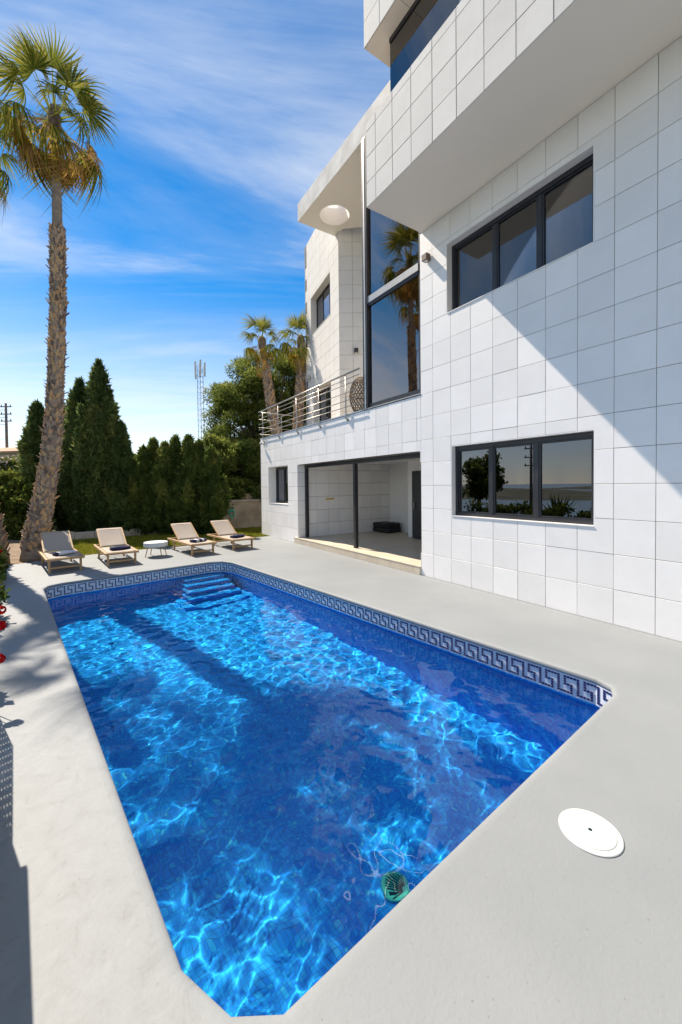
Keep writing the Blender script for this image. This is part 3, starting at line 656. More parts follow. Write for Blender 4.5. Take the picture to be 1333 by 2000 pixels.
for (p, d, nv, T_, hl, nm) in ((TC, d1, n1_, T1, tw_holes, 'tower_tiles'), (TC, d2, n2_, T2, [], 'tower_tiles')):
    m_ = MB(); u = 0
    while u < T_ - .03:
        z = TERR - .3; 
        while z < TH - .03:
            for q in cut_rects(u, min(u+.45, T_), z, min(z+.458, TH), hl):
                if q[1]-q[0] > .03 and q[3]-q[2] > .03: m_.add(pl(p, d, nv, q[0]+.0045, q[1]-.0045, q[2]+.0045, q[3]-.0045, random.uniform(-.001, .001), .013), BF)
            z += .458
        u += .45
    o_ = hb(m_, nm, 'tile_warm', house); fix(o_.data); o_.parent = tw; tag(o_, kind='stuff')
MT = Matrix(((d1.x, -n1_.x, 0, TC.x), (d1.y, -n1_.y, 0, TC.y), (0, 0, 1, 0), (0, 0, 0, 1)))     # local: x along face, y inwards
def tb_box(*a): return MB().box(*a, M=MT)
for (u0, u1, z0, z1), parts in ((tw_holes[0], (.33, .66)), (tw_holes[1], (.5,))):
    m_ = MB(); fr = .06
    for a in ((u0, u1, .24, .30, z1-.08, z1), (u0, u1, .24, .30, z0, z0+fr), (u0, u0+fr, .24, .30, z0+fr, z1-.08), (u1-fr, u1, .24, .30, z0+fr, z1-.08)): m_.box(*a, M=MT)
    f = hb(m_, 'window', 'anthracite'); fix(f.data)
    for s in parts:
        uu = u0 + (u1-u0)*s; o_ = hb(tb_box(uu-.03, uu+.03, .245, .29, z0+fr, z1-.081), 'mullion', 'anthracite', house); o_.parent = f; fix(o_.data)
    o_ = hb(tb_box(u0+fr, u1-fr, .265, .271, z0+fr, z1-.081), 'pane', 'glass_dark', house); o_.parent = f; fix(o_.data)
    o_ = hb(tb_box(u0+.3, u1-.2, 1.2, 1.25, z0-.2, z1+.2), 'room', 'interior_dark', house); fix(o_.data)
    for a in ((u0-.001, u0+.012, .0, .24, z0, z1), (u1-.012, u1+.001, .0, .24, z0, z1), (u0, u1, 0, .24, z1-.012, z1+.001), (u0, u1, -.01, .24, z0-.001, z0+.012)):
        o_ = hb(tb_box(*a), 'reveal', 'tile_warm', house); fix(o_.data); o_.parent = f
# terrace floor and end wall of the ground-floor wing
hb(MB().box(WX+.012, 10.5, 7.83, 14.538, TERR-.25, TERR-.006), 'terrace_floor', 'cream_tile')
hb(MB().box(WX-.004, WX+.25, 7.83, 14.55, TERR-.005, TERR+.022), 'terrace_coping', 'tile')
hb(MB().box(WX+.013, 10.5, 14.44, 14.548, 0, TERR-.26), 'end_wall', 'render_white')

# ------------------------------------------------------------------ ground beyond the deck
def ring_ground(name, xs, ys, zf, material, smooth=True):
    X, Y = np.meshgrid(xs, ys); Zz = np.vectorize(zf)(X, Y); V = np.stack([X, Y, Zz], -1).reshape(-1, 3); nx, ny = len(xs), len(ys)
    i_ = np.arange(nx*ny).reshape(ny, nx); F = np.stack([i_[:-1, :-1], i_[:-1, 1:], i_[1:, 1:], i_[1:, :-1]], -1).reshape(-1, 4)
    me = bpy.data.meshes.new(name); me.from_pydata(V.tolist(), [], F.tolist()); me.update()
    if smooth: me.shade_smooth()
    return obj(name, me, material)
def terr_z(x, y):
    z = -0.55
    if x > 4: z = -0.55
    if y > 17.3: z = min(-0.3 + (y-17.3)*0.02, 1.2)
    if x > 7.5 and y > 14.6: z = max(z, min(3.3, (x-7.5)*1.2, (y-14.6)*0.9 + 0.4))
    if x < -4: z = -0.55 - min(9.0, (-4-x)*0.16)
    z += 0.15*noise.noise(Vector((x*.13, y*.13, 0)))
    return z
xs = np.concatenate([np.linspace(-900, -60, 22), np.linspace(-50, -6, 18), np.linspace(-5, 16, 36), np.linspace(18, 60, 15), np.linspace(80, 900, 18)])
ys = np.concatenate([np.linspace(-700, -20, 16), np.linspace(-15, 12, 14), np.linspace(13, 30, 30), np.linspace(32, 80, 16), np.linspace(100, 1500, 26)])
gz = ring_ground('ground', xs, ys, lambda x, y: terr_z(x, y) + (12*max(0, noise.noise(Vector((x*.004, y*.004, 3)))+.1) if y > 120 else 0) if not (-3.2 < x < 8 and -6 < y < 16) else -2.2, 'terrain'); tag(gz, kind='structure')
sea = obj('sea', MB().add([(-14000, -9000, -9.3), (-52, -9000, -9.3), (-52, 9000, -9.3), (-14000, 9000, -9.3)], [(0, 1, 2, 3)]).mesh('sea'), 'sea'); tag(sea, kind='structure')
# earth bed on the garden side of the deck, terrace hillside, lawn
lawn_poly = [(-0.9, 12.70), (0.2, 12.96), (2.6, 13.23), (4.6, 13.60), (5.72, 13.73), (5.72, 14.56), (9.5, 14.56), (9.5, 19.5), (-0.9, 19.5)]
lw = obj('lawn', sheet_with_hole('lawn', lawn_poly, None, -0.03, 'lawn_soil'), 'lawn_soil'); tag(lw, kind='structure')
bed = obj('garden_bed', MB().add([(-7, -6, -0.02), (-2.86, -6, -0.02), (-2.86, 11.6, -0.02), (-1.75, 12.27, -0.02), (-.9, 12.69, -.02), (-.9, 20, -.02), (-7, 20, -0.02)], [(0, 1, 2, 3, 4, 5, 6)]).mesh('garden_bed'), 'soil'); tag(bed, kind='structure')
# grass blades
gr = np.random.default_rng(11); GP = []; GT = []
def in_lawn(x, y): 
    yb = np.interp(x, [-1.75, -.9, .2, 2.6, 4.6, 5.72, 5.73, 9.5], [12.28, 12.70, 12.96, 13.23, 13.6, 13.73, 14.6, 14.6]); return (y > yb + .01) & (y < 17.25)
ng = 52000; gxx = gr.uniform(-1.2, 7.2, ng); gyy = gr.uniform(12.6, 17.2, ng); keep = in_lawn(gxx, gyy) & ~((gxx < -.3) & (gyy < 14.5))
gxx, gyy = gxx[keep], gyy[keep]; ng = len(gxx)
hgt = gr.uniform(.03, .075, ng); an = gr.uniform(0, 6.283, ng); wd = gr.uniform(.006, .012, ng); ln = gr.uniform(-.04, .04, (ng, 2))
base = np.stack([gxx, gyy, np.full(ng, -.03)], 1); dx = np.stack([np.cos(an)*wd, np.sin(an)*wd, np.zeros(ng)], 1)
tip = base + np.stack([ln[:, 0], ln[:, 1], hgt], 1)
gv = np.stack([base-dx, base+dx, tip], 1).reshape(-1, 3)
g = obj('grass', quads_mesh('grass', gv, gr.uniform(0, 1, ng), 3), 'grass_blade'); tag(g, 'short sunny lawn between sun loungers and hedge', 'grass', kind='stuff')
# low kerb wall along the hedge, block by block
kerb = empty('kerb_wall', (2, 17.2, 0)); tag(kerb, 'low pale stone kerb wall between lawn and hedge', 'wall')
for k in range(11):
    x0 = -1.6 + .62*k; m_ = MB().box(x0-2, x0+.608-2, .02*math.sin(k*1.7), .16+.02*math.sin(k*1.7), -.05, .26+.012*math.sin(k*2.3)); m_.build('kerb_block', 'kerb_stone', kerb, bevel=.012)
# rendered garden wall by the house with a block, niche and old hose reel
gw = empty('garden_wall', (6.0, 17.6, 0)); tag(gw, 'weathered beige garden wall beside the villa corner', 'wall')
def gwb(m_, nm, mt, **kw):
    m_.v = [tuple(Vector(p)-Vector((6.0, 17.6, 0))) for p in m_.v]; return m_.build(nm, mt, gw, **kw)
gwb(MB().box(4.75, 8.6, 17.45, 17.65, -.05, 1.18), 'wall_panel', 'rough_wall', bevel=.01)
gwb(MB().box(4.70, 8.6, 17.40, 17.70, 1.181, 1.26), 'coping', 'kerb_stone', bevel=.01)
gwb(MB().box(6.0, 8.6, 17.75, 18.2, -.05, 1.52), 'wall_step', 'rough_wall', bevel=.01)
gwb(MB().box(4.30, 4.72, 17.25, 17.8, -.05, .98), 'pillar', 'kerb_stone', bevel=.015)
m_ = MB().box(4.42, 4.66, 17.238, 17.2495, .45, .8)
gwb(m_, 'meter_door', 'rough_wall')
for k in range(5): gwb(MB().bar((4.44+.05*k, 17.232, .48), (4.48+.05*k, 17.232, .77), .008, .008), 'grille_bar', 'black_metal')
hr = empty('hose', (5.45, 17.40, .7)); tag(hr, 'green garden hose coiled on the beige garden wall', 'hose')
m_ = MB()
for q in range(4): m_.tube([(.13*math.cos(a)*(1-.08*q), -.02-.02*q, .18*math.sin(a)-.02*q) for a in np.linspace(0, 6.283, 20)], .014, 6)
m_.build('coil', 'hose_green' if 'hose_green' in MATS else 'drain_green', hr, smooth=True)
MB().box(-.07, .07, -.06, -.001, .15, .24).build('bracket', 'black_metal', hr)

# ------------------------------------------------------------------ garden wall, trellis and geraniums along the left
lwall = empty('boundary_wall', (-.6, 1.2, 0)); tag(lwall, 'white rendered boundary wall along left edge of the deck', 'wall')
def lx(y): return -0.515 - 0.118*(y-3.2)
poly = [(lx(3.2), 3.2), (lx(-3), -3), (lx(-3)-.15, -3), (lx(3.2)-.15, 3.2)]
MB().prism([(a+.6, b-1.2) for a, b in poly][::-1], 0.001, .98).build('wall_panel', 'render_white', lwall)
poly = [(lx(3.22)+.02, 3.22), (lx(-3)+.02, -3), (lx(-3)-.17, -3), (lx(3.22)-.17, 3.22)]
MB().prism([(a+.6, b-1.2) for a, b in poly][::-1], 0.981, 1.02).build('coping', 'render_white', lwall, bevel=.006)
tr = empty('trellis', (-.6, 3.6, 0)); tag(tr, 'white wire trellis panel at left edge by the geraniums', 'trellis')
A_, B_ = Vector((lx(3.24)-.03, 3.24, 0)), Vector((lx(4.35)-.03, 4.35, 0)); O_ = Vector((-.6, 3.6, 0))
for k in range(13):
    p = A_.lerp(B_, k/12) - O_; MB().tube([p + Vector((0, 0, .02)), p + Vector((0, 0, .93))], .006, 6).build('wire', 'white_plastic', tr)
for k in range(9):
    z = .04 + .11*k; MB().tube([A_-O_ + Vector((0, 0, z)), B_-O_ + Vector((0, 0, z))], .0055, 6).build('wire', 'white_plastic', tr)

# ------------------------------------------------------------------ fixtures on the house
def tube_obj(name, pts, r_, material, parent, n=10): return MB().tube(pts, r_, n).build(name, material, parent, smooth=True)
rail = empty('terrace_railing', (WX-.075, 11.0, TERR)); tag(rail, 'brushed steel railing with thin rails along the first-floor terrace', 'railing')
RO = Vector((WX-.075, 11.0, TERR))
def ro(x, y, z): return Vector((x, y, z)) - RO
tube_obj('handrail', [ro(WX-.075, 14.50, 4.70), ro(WX-.075, 7.86, 4.70)], .024, 'steel', rail)
for z in (4.56, 4.43, 4.22, 4.02, 3.86): tube_obj('rail', [ro(WX-.085, 14.50, z), ro(WX-.085, 7.86, z)], .0105, 'steel', rail)
for y in (14.14, 12.73, 11.31, 9.88, 8.48):
    p = tube_obj('post', [ro(WX-.06, y, 4.68), ro(WX-.06, y, 3.64), ro(WX-.055, y, 3.58), ro(WX-.03, y, 3.545), ro(WX+.0, y, 3.54)], .017, 'steel', rail)
    q = MB().tube([ro(WX-.012, y, 3.54), ro(WX-.0015, y, 3.54)], .045, 14).build('flange', 'steel', rail); q.parent = p
tube_obj('handrail', [ro(WX-.075, 14.50, 4.70), ro(8.9, 14.50, 4.70)], .024, 'steel', rail)
for z in (4.43, 4.12, 3.86): tube_obj('rail', [ro(WX-.075, 14.50, z), ro(8.9, 14.50, z)], .0105, 'steel', rail)
for x in (6.6, 7.7, 8.8): tube_obj('post', [ro(x, 14.50, 4.68), ro(x, 14.50, TERR)], .017, 'steel', rail)

def box_lamp(loc, label, material, rz=0.0, s=.11):
    e_ = empty('wall_lamp', loc, rz); tag(e_, label, 'lamp', 'cube wall lamps')
    MB().box(-s, -.012, -s/2, s/2, -s/2, s/2).build('lamp_body', material, e_, bevel=.004)
    MB().box(-.0119, -.0015, -s*.36, s*.36, -s*.36, s*.36).build('mounting_plate', 'black_metal', e_)
    MB().box(-s*.82, -s*.3, -s*.3, s*.3, -s/2-.003, -s/2-.0005).build('lens', 'white_plastic', e_)
    return e_
box_lamp((WX, 5.60, 6.275), 'small brown cube lamp on the wall beside tall stair window', 'brown_metal', s=.125)
pz = TC + d2*.55; box_lamp((pz.x+n2_.x*.002, pz.y+n2_.y*.002, 6.25), 'small black cube lamp on the shaded angled wall above railing', 'black_metal', math.atan2(-n2_.y, -n2_.x), s=.13)
pz = TC + d1*3.15; box_lamp((pz.x+n1_.x*.002, pz.y+n1_.y*.002, 6.2), 'small pale grey lamp near far edge of the sunlit tower', 'aluminium', math.atan2(-n1_.y, -n1_.x), s=.16)
sc_ = empty('security_camera', (WX, 14.22, 3.46)); tag(sc_, 'white security camera under terrace edge at far wall corner', 'camera')
MB().tube([(-.0015, 0, 0), (-.02, 0, 0)], .05, 16).build('base', 'white_plastic', sc_, smooth=False)
MB().tube([(-.02, 0, 0), (-.10, 0, .02)], .014, 8).build('arm', 'white_plastic', sc_)
b_ = MB().tube([(-.09, .09, .035), (-.15, -.12, .0)], .038, 14).build('body', 'white_plastic', sc_); MB().tube([(-.1501, -.1201, .0), (-.152, -.124, -.001)], .028, 14).build('lens', 'black_metal', b_)

# openwork rattan lantern on the terrace
lan = empty('lantern', (WX+.22, 8.18, TERR)); tag(lan, 'openwork woven lantern on terrace behind railing next to stair window', 'lantern')
m_ = MB(); nn_ = 22
for s in (-1, 1):
    for k in range(nn_):
        pts = []
        for q in range(15):
            f_ = q/14; z = .03 + .86*f_; r_ = .30*(math.sin(math.pi*(.12+.80*f_)))**.55; a = 2*math.pi*k/nn_ + s*f_*1.9
            pts.append((r_*math.cos(a), r_*math.sin(a), z))
        m_.tube(pts, .0095, 5, cap=False)
m_.build('weave', 'wicker', lan)
m_ = MB()
for z, r_ in ((.03, .17), (.45, .305), (.89, .13)): m_.tube([(r_*math.cos(a), r_*math.sin(a), z) for a in np.linspace(0, 6.2832, 29)], .014, 6, cap=False)
m_.build('hoop', 'wicker', lan)
MB().lathe([(.05, .02), (.05, .22), (.045, .24)], 14).build('candle', 'white_plastic', lan)

# black floor cushions in the porch
pc = gnd(756, 1038, .18)
ot = empty('floor_cushion', (pc.x, pc.y, .177), R(4)); tag(ot, 'stack of black floor cushions at the back of the porch', 'cushion')
for k, (z0_, z1_) in enumerate(((.0, .17), (.172, .33))):
    m_ = MB().box(-.31, .31, -.42+.02*k, .42, z0_, z1_); m_.build('cushion', 'black_fabric', ot, bevel=.04)

# ------------------------------------------------------------------ loungers, towels, table
def make_lounger():
    e_ = empty('sun_lounger'); W = .335; ZS_ = .325
    for sx in (-1, 1):
        MB().box(sx*W-.022, sx*W+.022, 0, 1.95, ZS_-.055, ZS_).build('side_rail', 'teak', e_, bevel=.006)
        for y in (.10, 1.52):
            m_ = MB(); xx = sx*(W-.0445); m_.add([(xx-.02, y-.026, 0), (xx+.02, y-.026, 0), (xx+.02, y+.026, 0), (xx-.02, y+.026, 0), (xx-.022, y-.034, ZS_-.012), (xx+.022, y-.034, ZS_-.012), (xx+.022, y+.034, ZS_-.012), (xx-.022, y+.034, ZS_-.012)],
                 ((0, 3, 2, 1), (4, 5, 6, 7), (0, 1, 5, 4), (1, 2, 6, 5), (2, 3, 7, 6), (3, 0, 4, 7))); m_.build('leg', 'teak', e_, bevel=.005)
    for y, z in ((.022, ZS_-.028), (1.925, ZS_-.028), (1.10, ZS_-.032)): MB().box(-W+.0225, W-.0225, y-.02, y+.02, z-.024, z+.024).build('cross_rail', 'teak', e_, bevel=.005)
    for y in (.10, 1.52): MB().box(-W+.068, W-.068, y-.016, y+.016, .085, .125).build('stretcher', 'teak', e_, bevel=.004)
    def sling(y0, z0, y1, z1, sag, w=W-.03):
        m_ = MB(); ny, nx = 14, 8
        for i in range(ny+1):
            for j in range(nx+1):
                f_, g_ = i/ny, j/nx*2-1; m_.v.append((g_*w, y0+(y1-y0)*f_, z0+(z1-z0)*f_ - sag*math.sin(math.pi*f_)*(1-.8*g_*g_)))
        for i in range(ny):
            for j in range(nx): a = i*(nx+1)+j; m_.f.append((a, a+1, a+nx+2, a+nx+1))
        return m_
    o_ = sling(.03, ZS_+.004, 1.12, ZS_+.004, .03).build('seat_sling', 'sling', e_, smooth=True); md = o_.modifiers.new('s', 'SOLIDIFY'); md.thickness = .004
    bh = Vector((0, 1.12, ZS_+.01)); bt = Vector((0, 1.12+.66, ZS_+.01+.40))
    for sx in (-1, 1): MB().bar(bh + Vector((sx*(W-.045), 0, -.01)), bt + Vector((sx*(W-.045), 0, 0)), .034, .038).build('back_rail', 'teak', e_, bevel=.005)
    MB().box(-W+.0625, W-.0625, bt.y-.045, bt.y-.01, bt.z-.042, bt.z-.006).build('back_rail', 'teak', e_, bevel=.005)
    o_ = sling(bh.y, bh.z+.012, bt.y+.004, bt.z+.022, .02, W-.042).build('back_sling', 'sling', e_, smooth=True); md = o_.modifiers.new('s', 'SOLIDIFY'); md.thickness = .004
    MB().bar((0, 1.62, ZS_-.04), (0, 1.60, bt.z-.14), .03, .02).build('back_prop', 'teak', e_)
    return e_
def copy_tree(o, parent=None):
    c = o.copy(); col.objects.link(c); c.parent = parent
    for ch in list(o.children): copy_tree(ch, c)
    return c
def towel(loc, rz, label, stripes, l=.42):
    """folded towel: soft layered roll along local x; stripes = list of (from, to, material) in fractions"""
    e_ = empty('towel', loc, rz); tag(e_, label, 'towel', 'folded towels on the loungers')
    for a, b_, mt in stripes:
        m_ = MB(); nx = max(3, int(14*(b_-a))); sec = 20
        for i in range(nx+1):
            x = (a+(b_-a)*i/nx - .5)*l
            for j in range(sec):
                t_ = 2*math.pi*j/sec; cx_ = math.copysign(abs(math.cos(t_))**.55, math.cos(t_)); sz_ = math.copysign(abs(math.sin(t_))**.75, math.sin(t_))
                lay = 1 - .07*abs(math.sin(t_*3))
                m_.v.append((x + .006*math.sin(j*2.3), cx_*.115*lay + .010*math.sin(x*11+j), .045 + sz_*.042*lay + .006*math.sin(x*17+1) * (1 if sz_ > 0 else 0)))
        for i in range(nx):
            for j in range(sec): m_.f.append((i*sec+j, i*sec+(j+1) % sec, (i+1)*sec+(j+1) % sec, (i+1)*sec+j))
        m_.f += [tuple(range(sec-1, -1, -1)), tuple(nx*sec+j for j in range(sec))]
        o_ = m_.build('towel_fold' if mt == 'towel_navy' else 'white_stripe', mt, e_, smooth=True); fix(o_.data)
    return e_
L0 = make_lounger()
spots = [((-0.718, 10.616), 9, 'teak sun lounger beside the tall palm, leftmost of the four', [(0, .14, 'towel_navy'), (.1402, 1, 'towel_white')], 'mostly white folded towel with a navy end', .10, 14),
         ((0.388, 10.73), 6, 'teak sun lounger just left of the round white table', [(0, 1, 'towel_navy')], 'plain navy folded towel on lounger left of the table', .06, 8),
         ((2.342, 11.007), 8, 'teak sun lounger just right of the round white table', [(0, .2, 'towel_navy'), (.2002, .42, 'towel_white'), (.4202, .62, 'towel_navy'), (.6202, .78, 'towel_white'), (.7802, 1, 'towel_navy')], 'navy and white striped folded towel on lounger right of table', .02, 14),
         ((3.538, 11.238), 7, 'teak sun lounger nearest the villa wall, rightmost of the four', [(0, 1, 'towel_navy')], 'navy folded towel on lounger nearest the villa', .04, 22)]
for i, ((x, y), rz, lab, st, tl, ty, tr_) in enumerate(spots):
    o_ = L0 if i == 0 else copy_tree(L0)
    c = Vector((x, y, 0)) + Matrix.Rotation(R(rz), 3, 'Z') @ Vector((.31, -.10, 0))
    o_.location = (c.x, c.y, 0.0005); o_.rotation_euler = (0, 0, R(rz)); tag(o_, lab, 'sun lounger', 'sun loungers by the pool')
    tp = c + Matrix.Rotation(R(rz), 3, 'Z') @ Vector((.05, .52+ty, 0)); towel((tp.x, tp.y, .308), R(rz+tr_), tl, st)
tb_ = empty('side_table', (1.56, 11.62, 0)); tag(tb_, 'round white drum side table with thin wooden legs between loungers', 'table')
MB().lathe([(.0, .265), (.285, .265), (.30, .272), (.30, .375), (.292, .384), (.0, .386)][0:], 48).build('table_top', 'table_white', tb_, smooth=False)
for k in range(4):
    a = R(20+90*k); MB().tube([(.29*math.cos(a), .29*math.sin(a), 0.0005), (.22*math.cos(a), .22*math.sin(a), .268)], [.010, .014], 8).build('leg', 'teak', tb_, smooth=True)

# skimmer lid in the deck
ld = empty('skimmer_lid', (2.2, 1.01, 0)); tag(ld, 'round white plastic skimmer lid set in the deck by the pool', 'lid')
MB().lathe([(0.1185, 0.0005), (.146, .0005), (.146, .005), (.142, .008), (.1185, .008)], 64).build('collar', 'white_plastic', ld)
MB().lathe([(.014, .001), (.117, .001), (.117, .0105), (.113, .0125), (.09, .013), (.014, .0135)], 64).build('cover', 'white_plastic', ld, smooth=False)
MB().lathe([(.002, .0137), (.010, .0137), (.010, .0142), (.002, .0142)], 20).build('hole_shade_disc', 'opening_shade', ld)  # dark disc on the closed cover, painted shade of a finger hole
# shell-shaped drain grille on the pool floor: follow the view ray through the water
d_ = ray(778, 1738); s_ = Vector((0, 0, CAMZ)) + d_*((WATER_Z-CAMZ)/d_.z); dn = d_.normalized(); h_ = Vector((dn.x, dn.y, 0)); si = h_.length/1.333; hd = h_.normalized()
ax_, bx_ = w2p(s_); fz = floor_z(2.2); dep = WATER_Z - fz; hitp = s_ + hd*(dep*si/math.sqrt(1-si*si)); hitp.z = fz
dg = empty('drain_grille', (hitp.x, hitp.y, fz+.004), R(30)); dg.scale = (.72, .72, 1); tag(dg, 'green shell-shaped drain grille on the pool floor', 'drain')
pts = [(0, -.13)] + [(.13*math.cos(a)*(1 if math.sin(a) > 0 else .9), .02+.13*math.sin(a)) for a in np.linspace(R(-35), R(215), 26)]
dgo = MB().prism(pts, 0.0, .022).build('shell_plate', 'drain_green', dg); receivers.append(dgo)
for k in range(11):
    a = R(18 + 14.4*k); m_ = MB().bar((.035*math.cos(a), -.04+.035*math.sin(a), .0235), (.115*math.cos(a), -.01+.115*math.sin(a), .0235), .010, .002); o_ = m_.build('slot_shade_bar', 'opening_shade', dg); receivers.append(o_)  # solid dark bars on the plate, painted shade of the grille slots
for r_ in receivers: r_.cycles.is_caustics_receiver = True

# ------------------------------------------------------------------ palms
def fan_mesh(name, seed, Lp=1.0, Rf=.95, nseg=30, span=118, droop=.35, shred=.35):
    """one fan leaf: petiole along +X, pleated fan of narrow blades with free drooping tips"""
    g = random.Random(seed); vs = []; tint = []
    def quad(a, b, c, d, t_): vs.extend([a, b, c, d]); tint.append(t_)
    w = .022
    for k in range(4):
        x0, x1 = Lp*k/4, Lp*(k+1)/4; z0, z1 = -.06*(k/4)**2, -.06*((k+1)/4)**2; w0, w1 = w*(1.6-.3*k), w*(1.6-.3*(k+1))
        quad((x0, -w0, z0), (x1, -w1, z1), (x1, w1, z1), (x0, w0, z0), .75)
    base = np.array((Lp, 0, -.06))
    for s in range(nseg):
        th = R(-span + 2*span*s/(nseg-1)) + g.uniform(-.02, .02); L_ = Rf*(.72 + .28*math.cos(th*.62))*g.uniform(.86, 1.06)
        d = np.array((math.cos(th), math.sin(th), 0)); n_ = np.array((-math.sin(th), math.cos(th), 0)); dth = R(2*span/(nseg-1))
        dr = droop*g.uniform(.6, 1.5); t0 = g.uniform(.05, .8); lift = .04*(1 if s % 2 else -1); pr = None; K = 6; tw = g.uniform(-.25, .25)
        for k in range(K+1):
            f_ = k/K; r_ = L_*f_; half = (r_*math.tan(dth/2)*1.06 if f_ < .45 else L_*.45*math.tan(dth/2)*1.06*(1-(f_-.45)/.55)**.8)
            half = max(half, .0025); z = -dr*L_*f_**2.4 - (.05*abs(math.sin(th))*f_) + .10*f_*math.cos(th)
            back = 1 - .18*dr*f_**2
            c = base + d*r_*back + np.array((0, 0, z)) + n_*tw*max(0, f_-.5)**2*L_*.5
            fold = lift*half*4 if f_ < .6 else 0
            a, b = c - n_*half + np.array((0, 0, fold)), c + n_*half - np.array((0, 0, fold))
            if pr is not None: quad(tuple(pr[0]), tuple(a), tuple(b), tuple(pr[1]), min(1, t0 + .35*f_**3))
            pr = (a, b)
    return quads_mesh(name, np.array(vs), np.array(tint))
FAN_G = [fan_mesh('frond', 10+k, 1.0, .92, 32, 100+6*k, .30+.27*k) for k in range(5)]
FAN_Y = [fan_mesh('frond', 40+k, .9, .85, 26, 100, .8) for k in range(2)]
FAN_D = [fan_mesh('frond', 60+k, .9, .85, 24, 75+10*k, .9) for k in range(4)]
for m_ in FAN_G: m_.materials.append(MATS['palm_leaf'])
for m_ in FAN_Y: m_.materials.append(MATS['palm_leaf'])
for m_ in FAN_D: m_.materials.append(MATS['palm_dry'])
leaf_mat('palm_yellow', [(0.0, (.16, .15, .02)), (0.5, (.38, .25, .03)), (1.0, (.62, .33, .02))], transl=0.35)
FAN_YY = [m_.copy() for m_ in FAN_Y]
for m_ in FAN_YY: m_.materials.clear(); m_.materials.append(MATS['palm_yellow'])
def palm(name, label, path, radii, thin_from, nleaf, ndry, scale, seed, group=None, boots=900, boot_size=.16, up_bias=1.0, skirt=0.0, yellow=2):
    g = random.Random(seed); P_ = [Vector(p) for p in path]; base = P_[0].copy(); e_ = empty(name, base); tag(e_, label, 'palm tree', group)
    # smooth trunk
    cum = [0]
    for a, b in zip(P_[:-1], P_[1:]): cum.append(cum[-1] + (b-a).length)
    def trunk_at(s):
        s = max(0, min(cum[-1]*.9999, s)); i = max(k for k in range(len(cum)) if cum[k] <= s); i = min(i, len(P_)-2); f_ = (s-cum[i])/(cum[i+1]-cum[i])
        return P_[i].lerp(P_[i+1], f_), radii[i]+(radii[i+1]-radii[i])*f_
    K = 60; cs = [trunk_at(cum[-1]*k/K) for k in range(K+1)]
    MB().tube([p-base for p, r_ in cs], [r_*.93*(1+.03*math.sin(k*1.9)) for k, (p, r_) in enumerate(cs)], 18).build('trunk', 'bark_palm' if thin_from < cum[-1]*.99 and False else 'bark_grey', e_, smooth=True)
    # old leaf bases clothing the lower trunk
    vs = []; n_ = 0
    for k in range(boots):
        s = .25 + (thin_from-.25)*(k+.5)/boots; c, r_ = trunk_at(s); a = k*2.39996 + g.uniform(-.25, .25)
        o_ = Vector((math.cos(a), math.sin(a), 0)); t_ = Vector((-math.sin(a), math.cos(a), 0)); h = boot_size*g.uniform(.8, 1.5); w = boot_size*g.uniform(.30, .5)
        out = g.uniform(.008, .045) if g.random() < .93 else g.uniform(.06, .13)
        tipw = w*g.uniform(.25, .6); c = c - base; sk = t_*g.uniform(-.05, .05)
        a0 = c + o_*(r_*.90) - t_*w; a1 = c + o_*(r_*.90) + t_*w; m0 = c + o_*(r_+.02) + Vector((0, 0, h*.35)); 
        b0 = c + o_*(r_+out) - t_*tipw + Vector((0, 0, h)) + sk; b1 = c + o_*(r_+out) + t_*tipw + Vector((0, 0, h*g.uniform(.8, 1.1))) + sk
        vs += [a0, a1, b1, b0]; i0 = c + o_*(r_+out-.03) - t_*tipw*.8 + Vector((0, 0, h*.9)) + sk; i1 = c + o_*(r_+out-.03) + t_*tipw*.8 + Vector((0, 0, h*.9)) + sk
        vs += [b0, b1, i1, i0]; vs += [a1, a1 - o_*.04, i1, b1]; vs += [a0, b0, i0, a0 - o_*.04]
    if boots:
        me = quads_mesh('leaf_bases', np.array([tuple(v) for v in vs]), np.repeat(np.random.default_rng(seed).uniform(0, 1, boots), 4)); o_ = obj('leaf_bases', me, 'boot_bark', e_); tag(o_, kind='stuff')
    top = P_[-1] - base; rtop = radii[-1]
    def leaf(me, az, el, roll, s, dz=0.0):
        o_ = obj('frond', me, None, e_); M = Matrix.Rotation(az, 4, 'Z') @ Matrix.Rotation(-el, 4, 'Y') @ Matrix.Rotation(roll, 4, 'X')
        o_.matrix_local = Matrix.Translation(top + Vector((rtop*.5*math.cos(az), rtop*.5*math.sin(az), dz))) @ M @ Matrix.Diagonal((s, s, s, 1))
    for k in range(nleaf):
        f_ = (k+.5)/nleaf; el = R(88 - 132*f_**1.15*up_bias) + g.uniform(-.13, .13); az = k*2.39996 + g.uniform(-.3, .3)
        v = FAN_G[min(4, int(f_*5 + g.uniform(-.8, .8)) if f_ > .12 else 0) if True else 0]
        leaf(v, az, el, g.uniform(-.5, .5), scale*g.uniform(.85, 1.1)*(1.12 if f_ < .25 else 1.0), -.05-.35*f_*scale)
    for k in range(yellow): leaf(FAN_YY[k % 2], g.uniform(0, 6.28), R(g.uniform(-45, -15)), g.uniform(-.4, .4), scale*.9, -.5*scale)
    for k in range(ndry):
        f_ = (k+.5)/ndry; el = R(-14 - 62*f_) + g.uniform(-.1, .1); az = k*2.39996 + 1.1 + g.uniform(-.3, .3)
        leaf(FAN_D[k % 4], az, el, g.uniform(-.6, .6), scale*g.uniform(.85, 1.12)*(1-skirt*.2), -.45*scale - skirt*f_*scale)
    # fibrous heart under the crown
    m_ = MB(); c0 = top - Vector((0, 0, .75*scale)); m_.lathe([(rtop*.95, 0), (rtop*1.15, .25*scale), (rtop*1.3, .55*scale), (rtop*1.0, .85*scale), (rtop*.3, 1.0*scale)], 14, tuple(c0)); m_.build('heart', 'bark_palm', e_, smooth=True)
    return e_
PD_ = 10.36
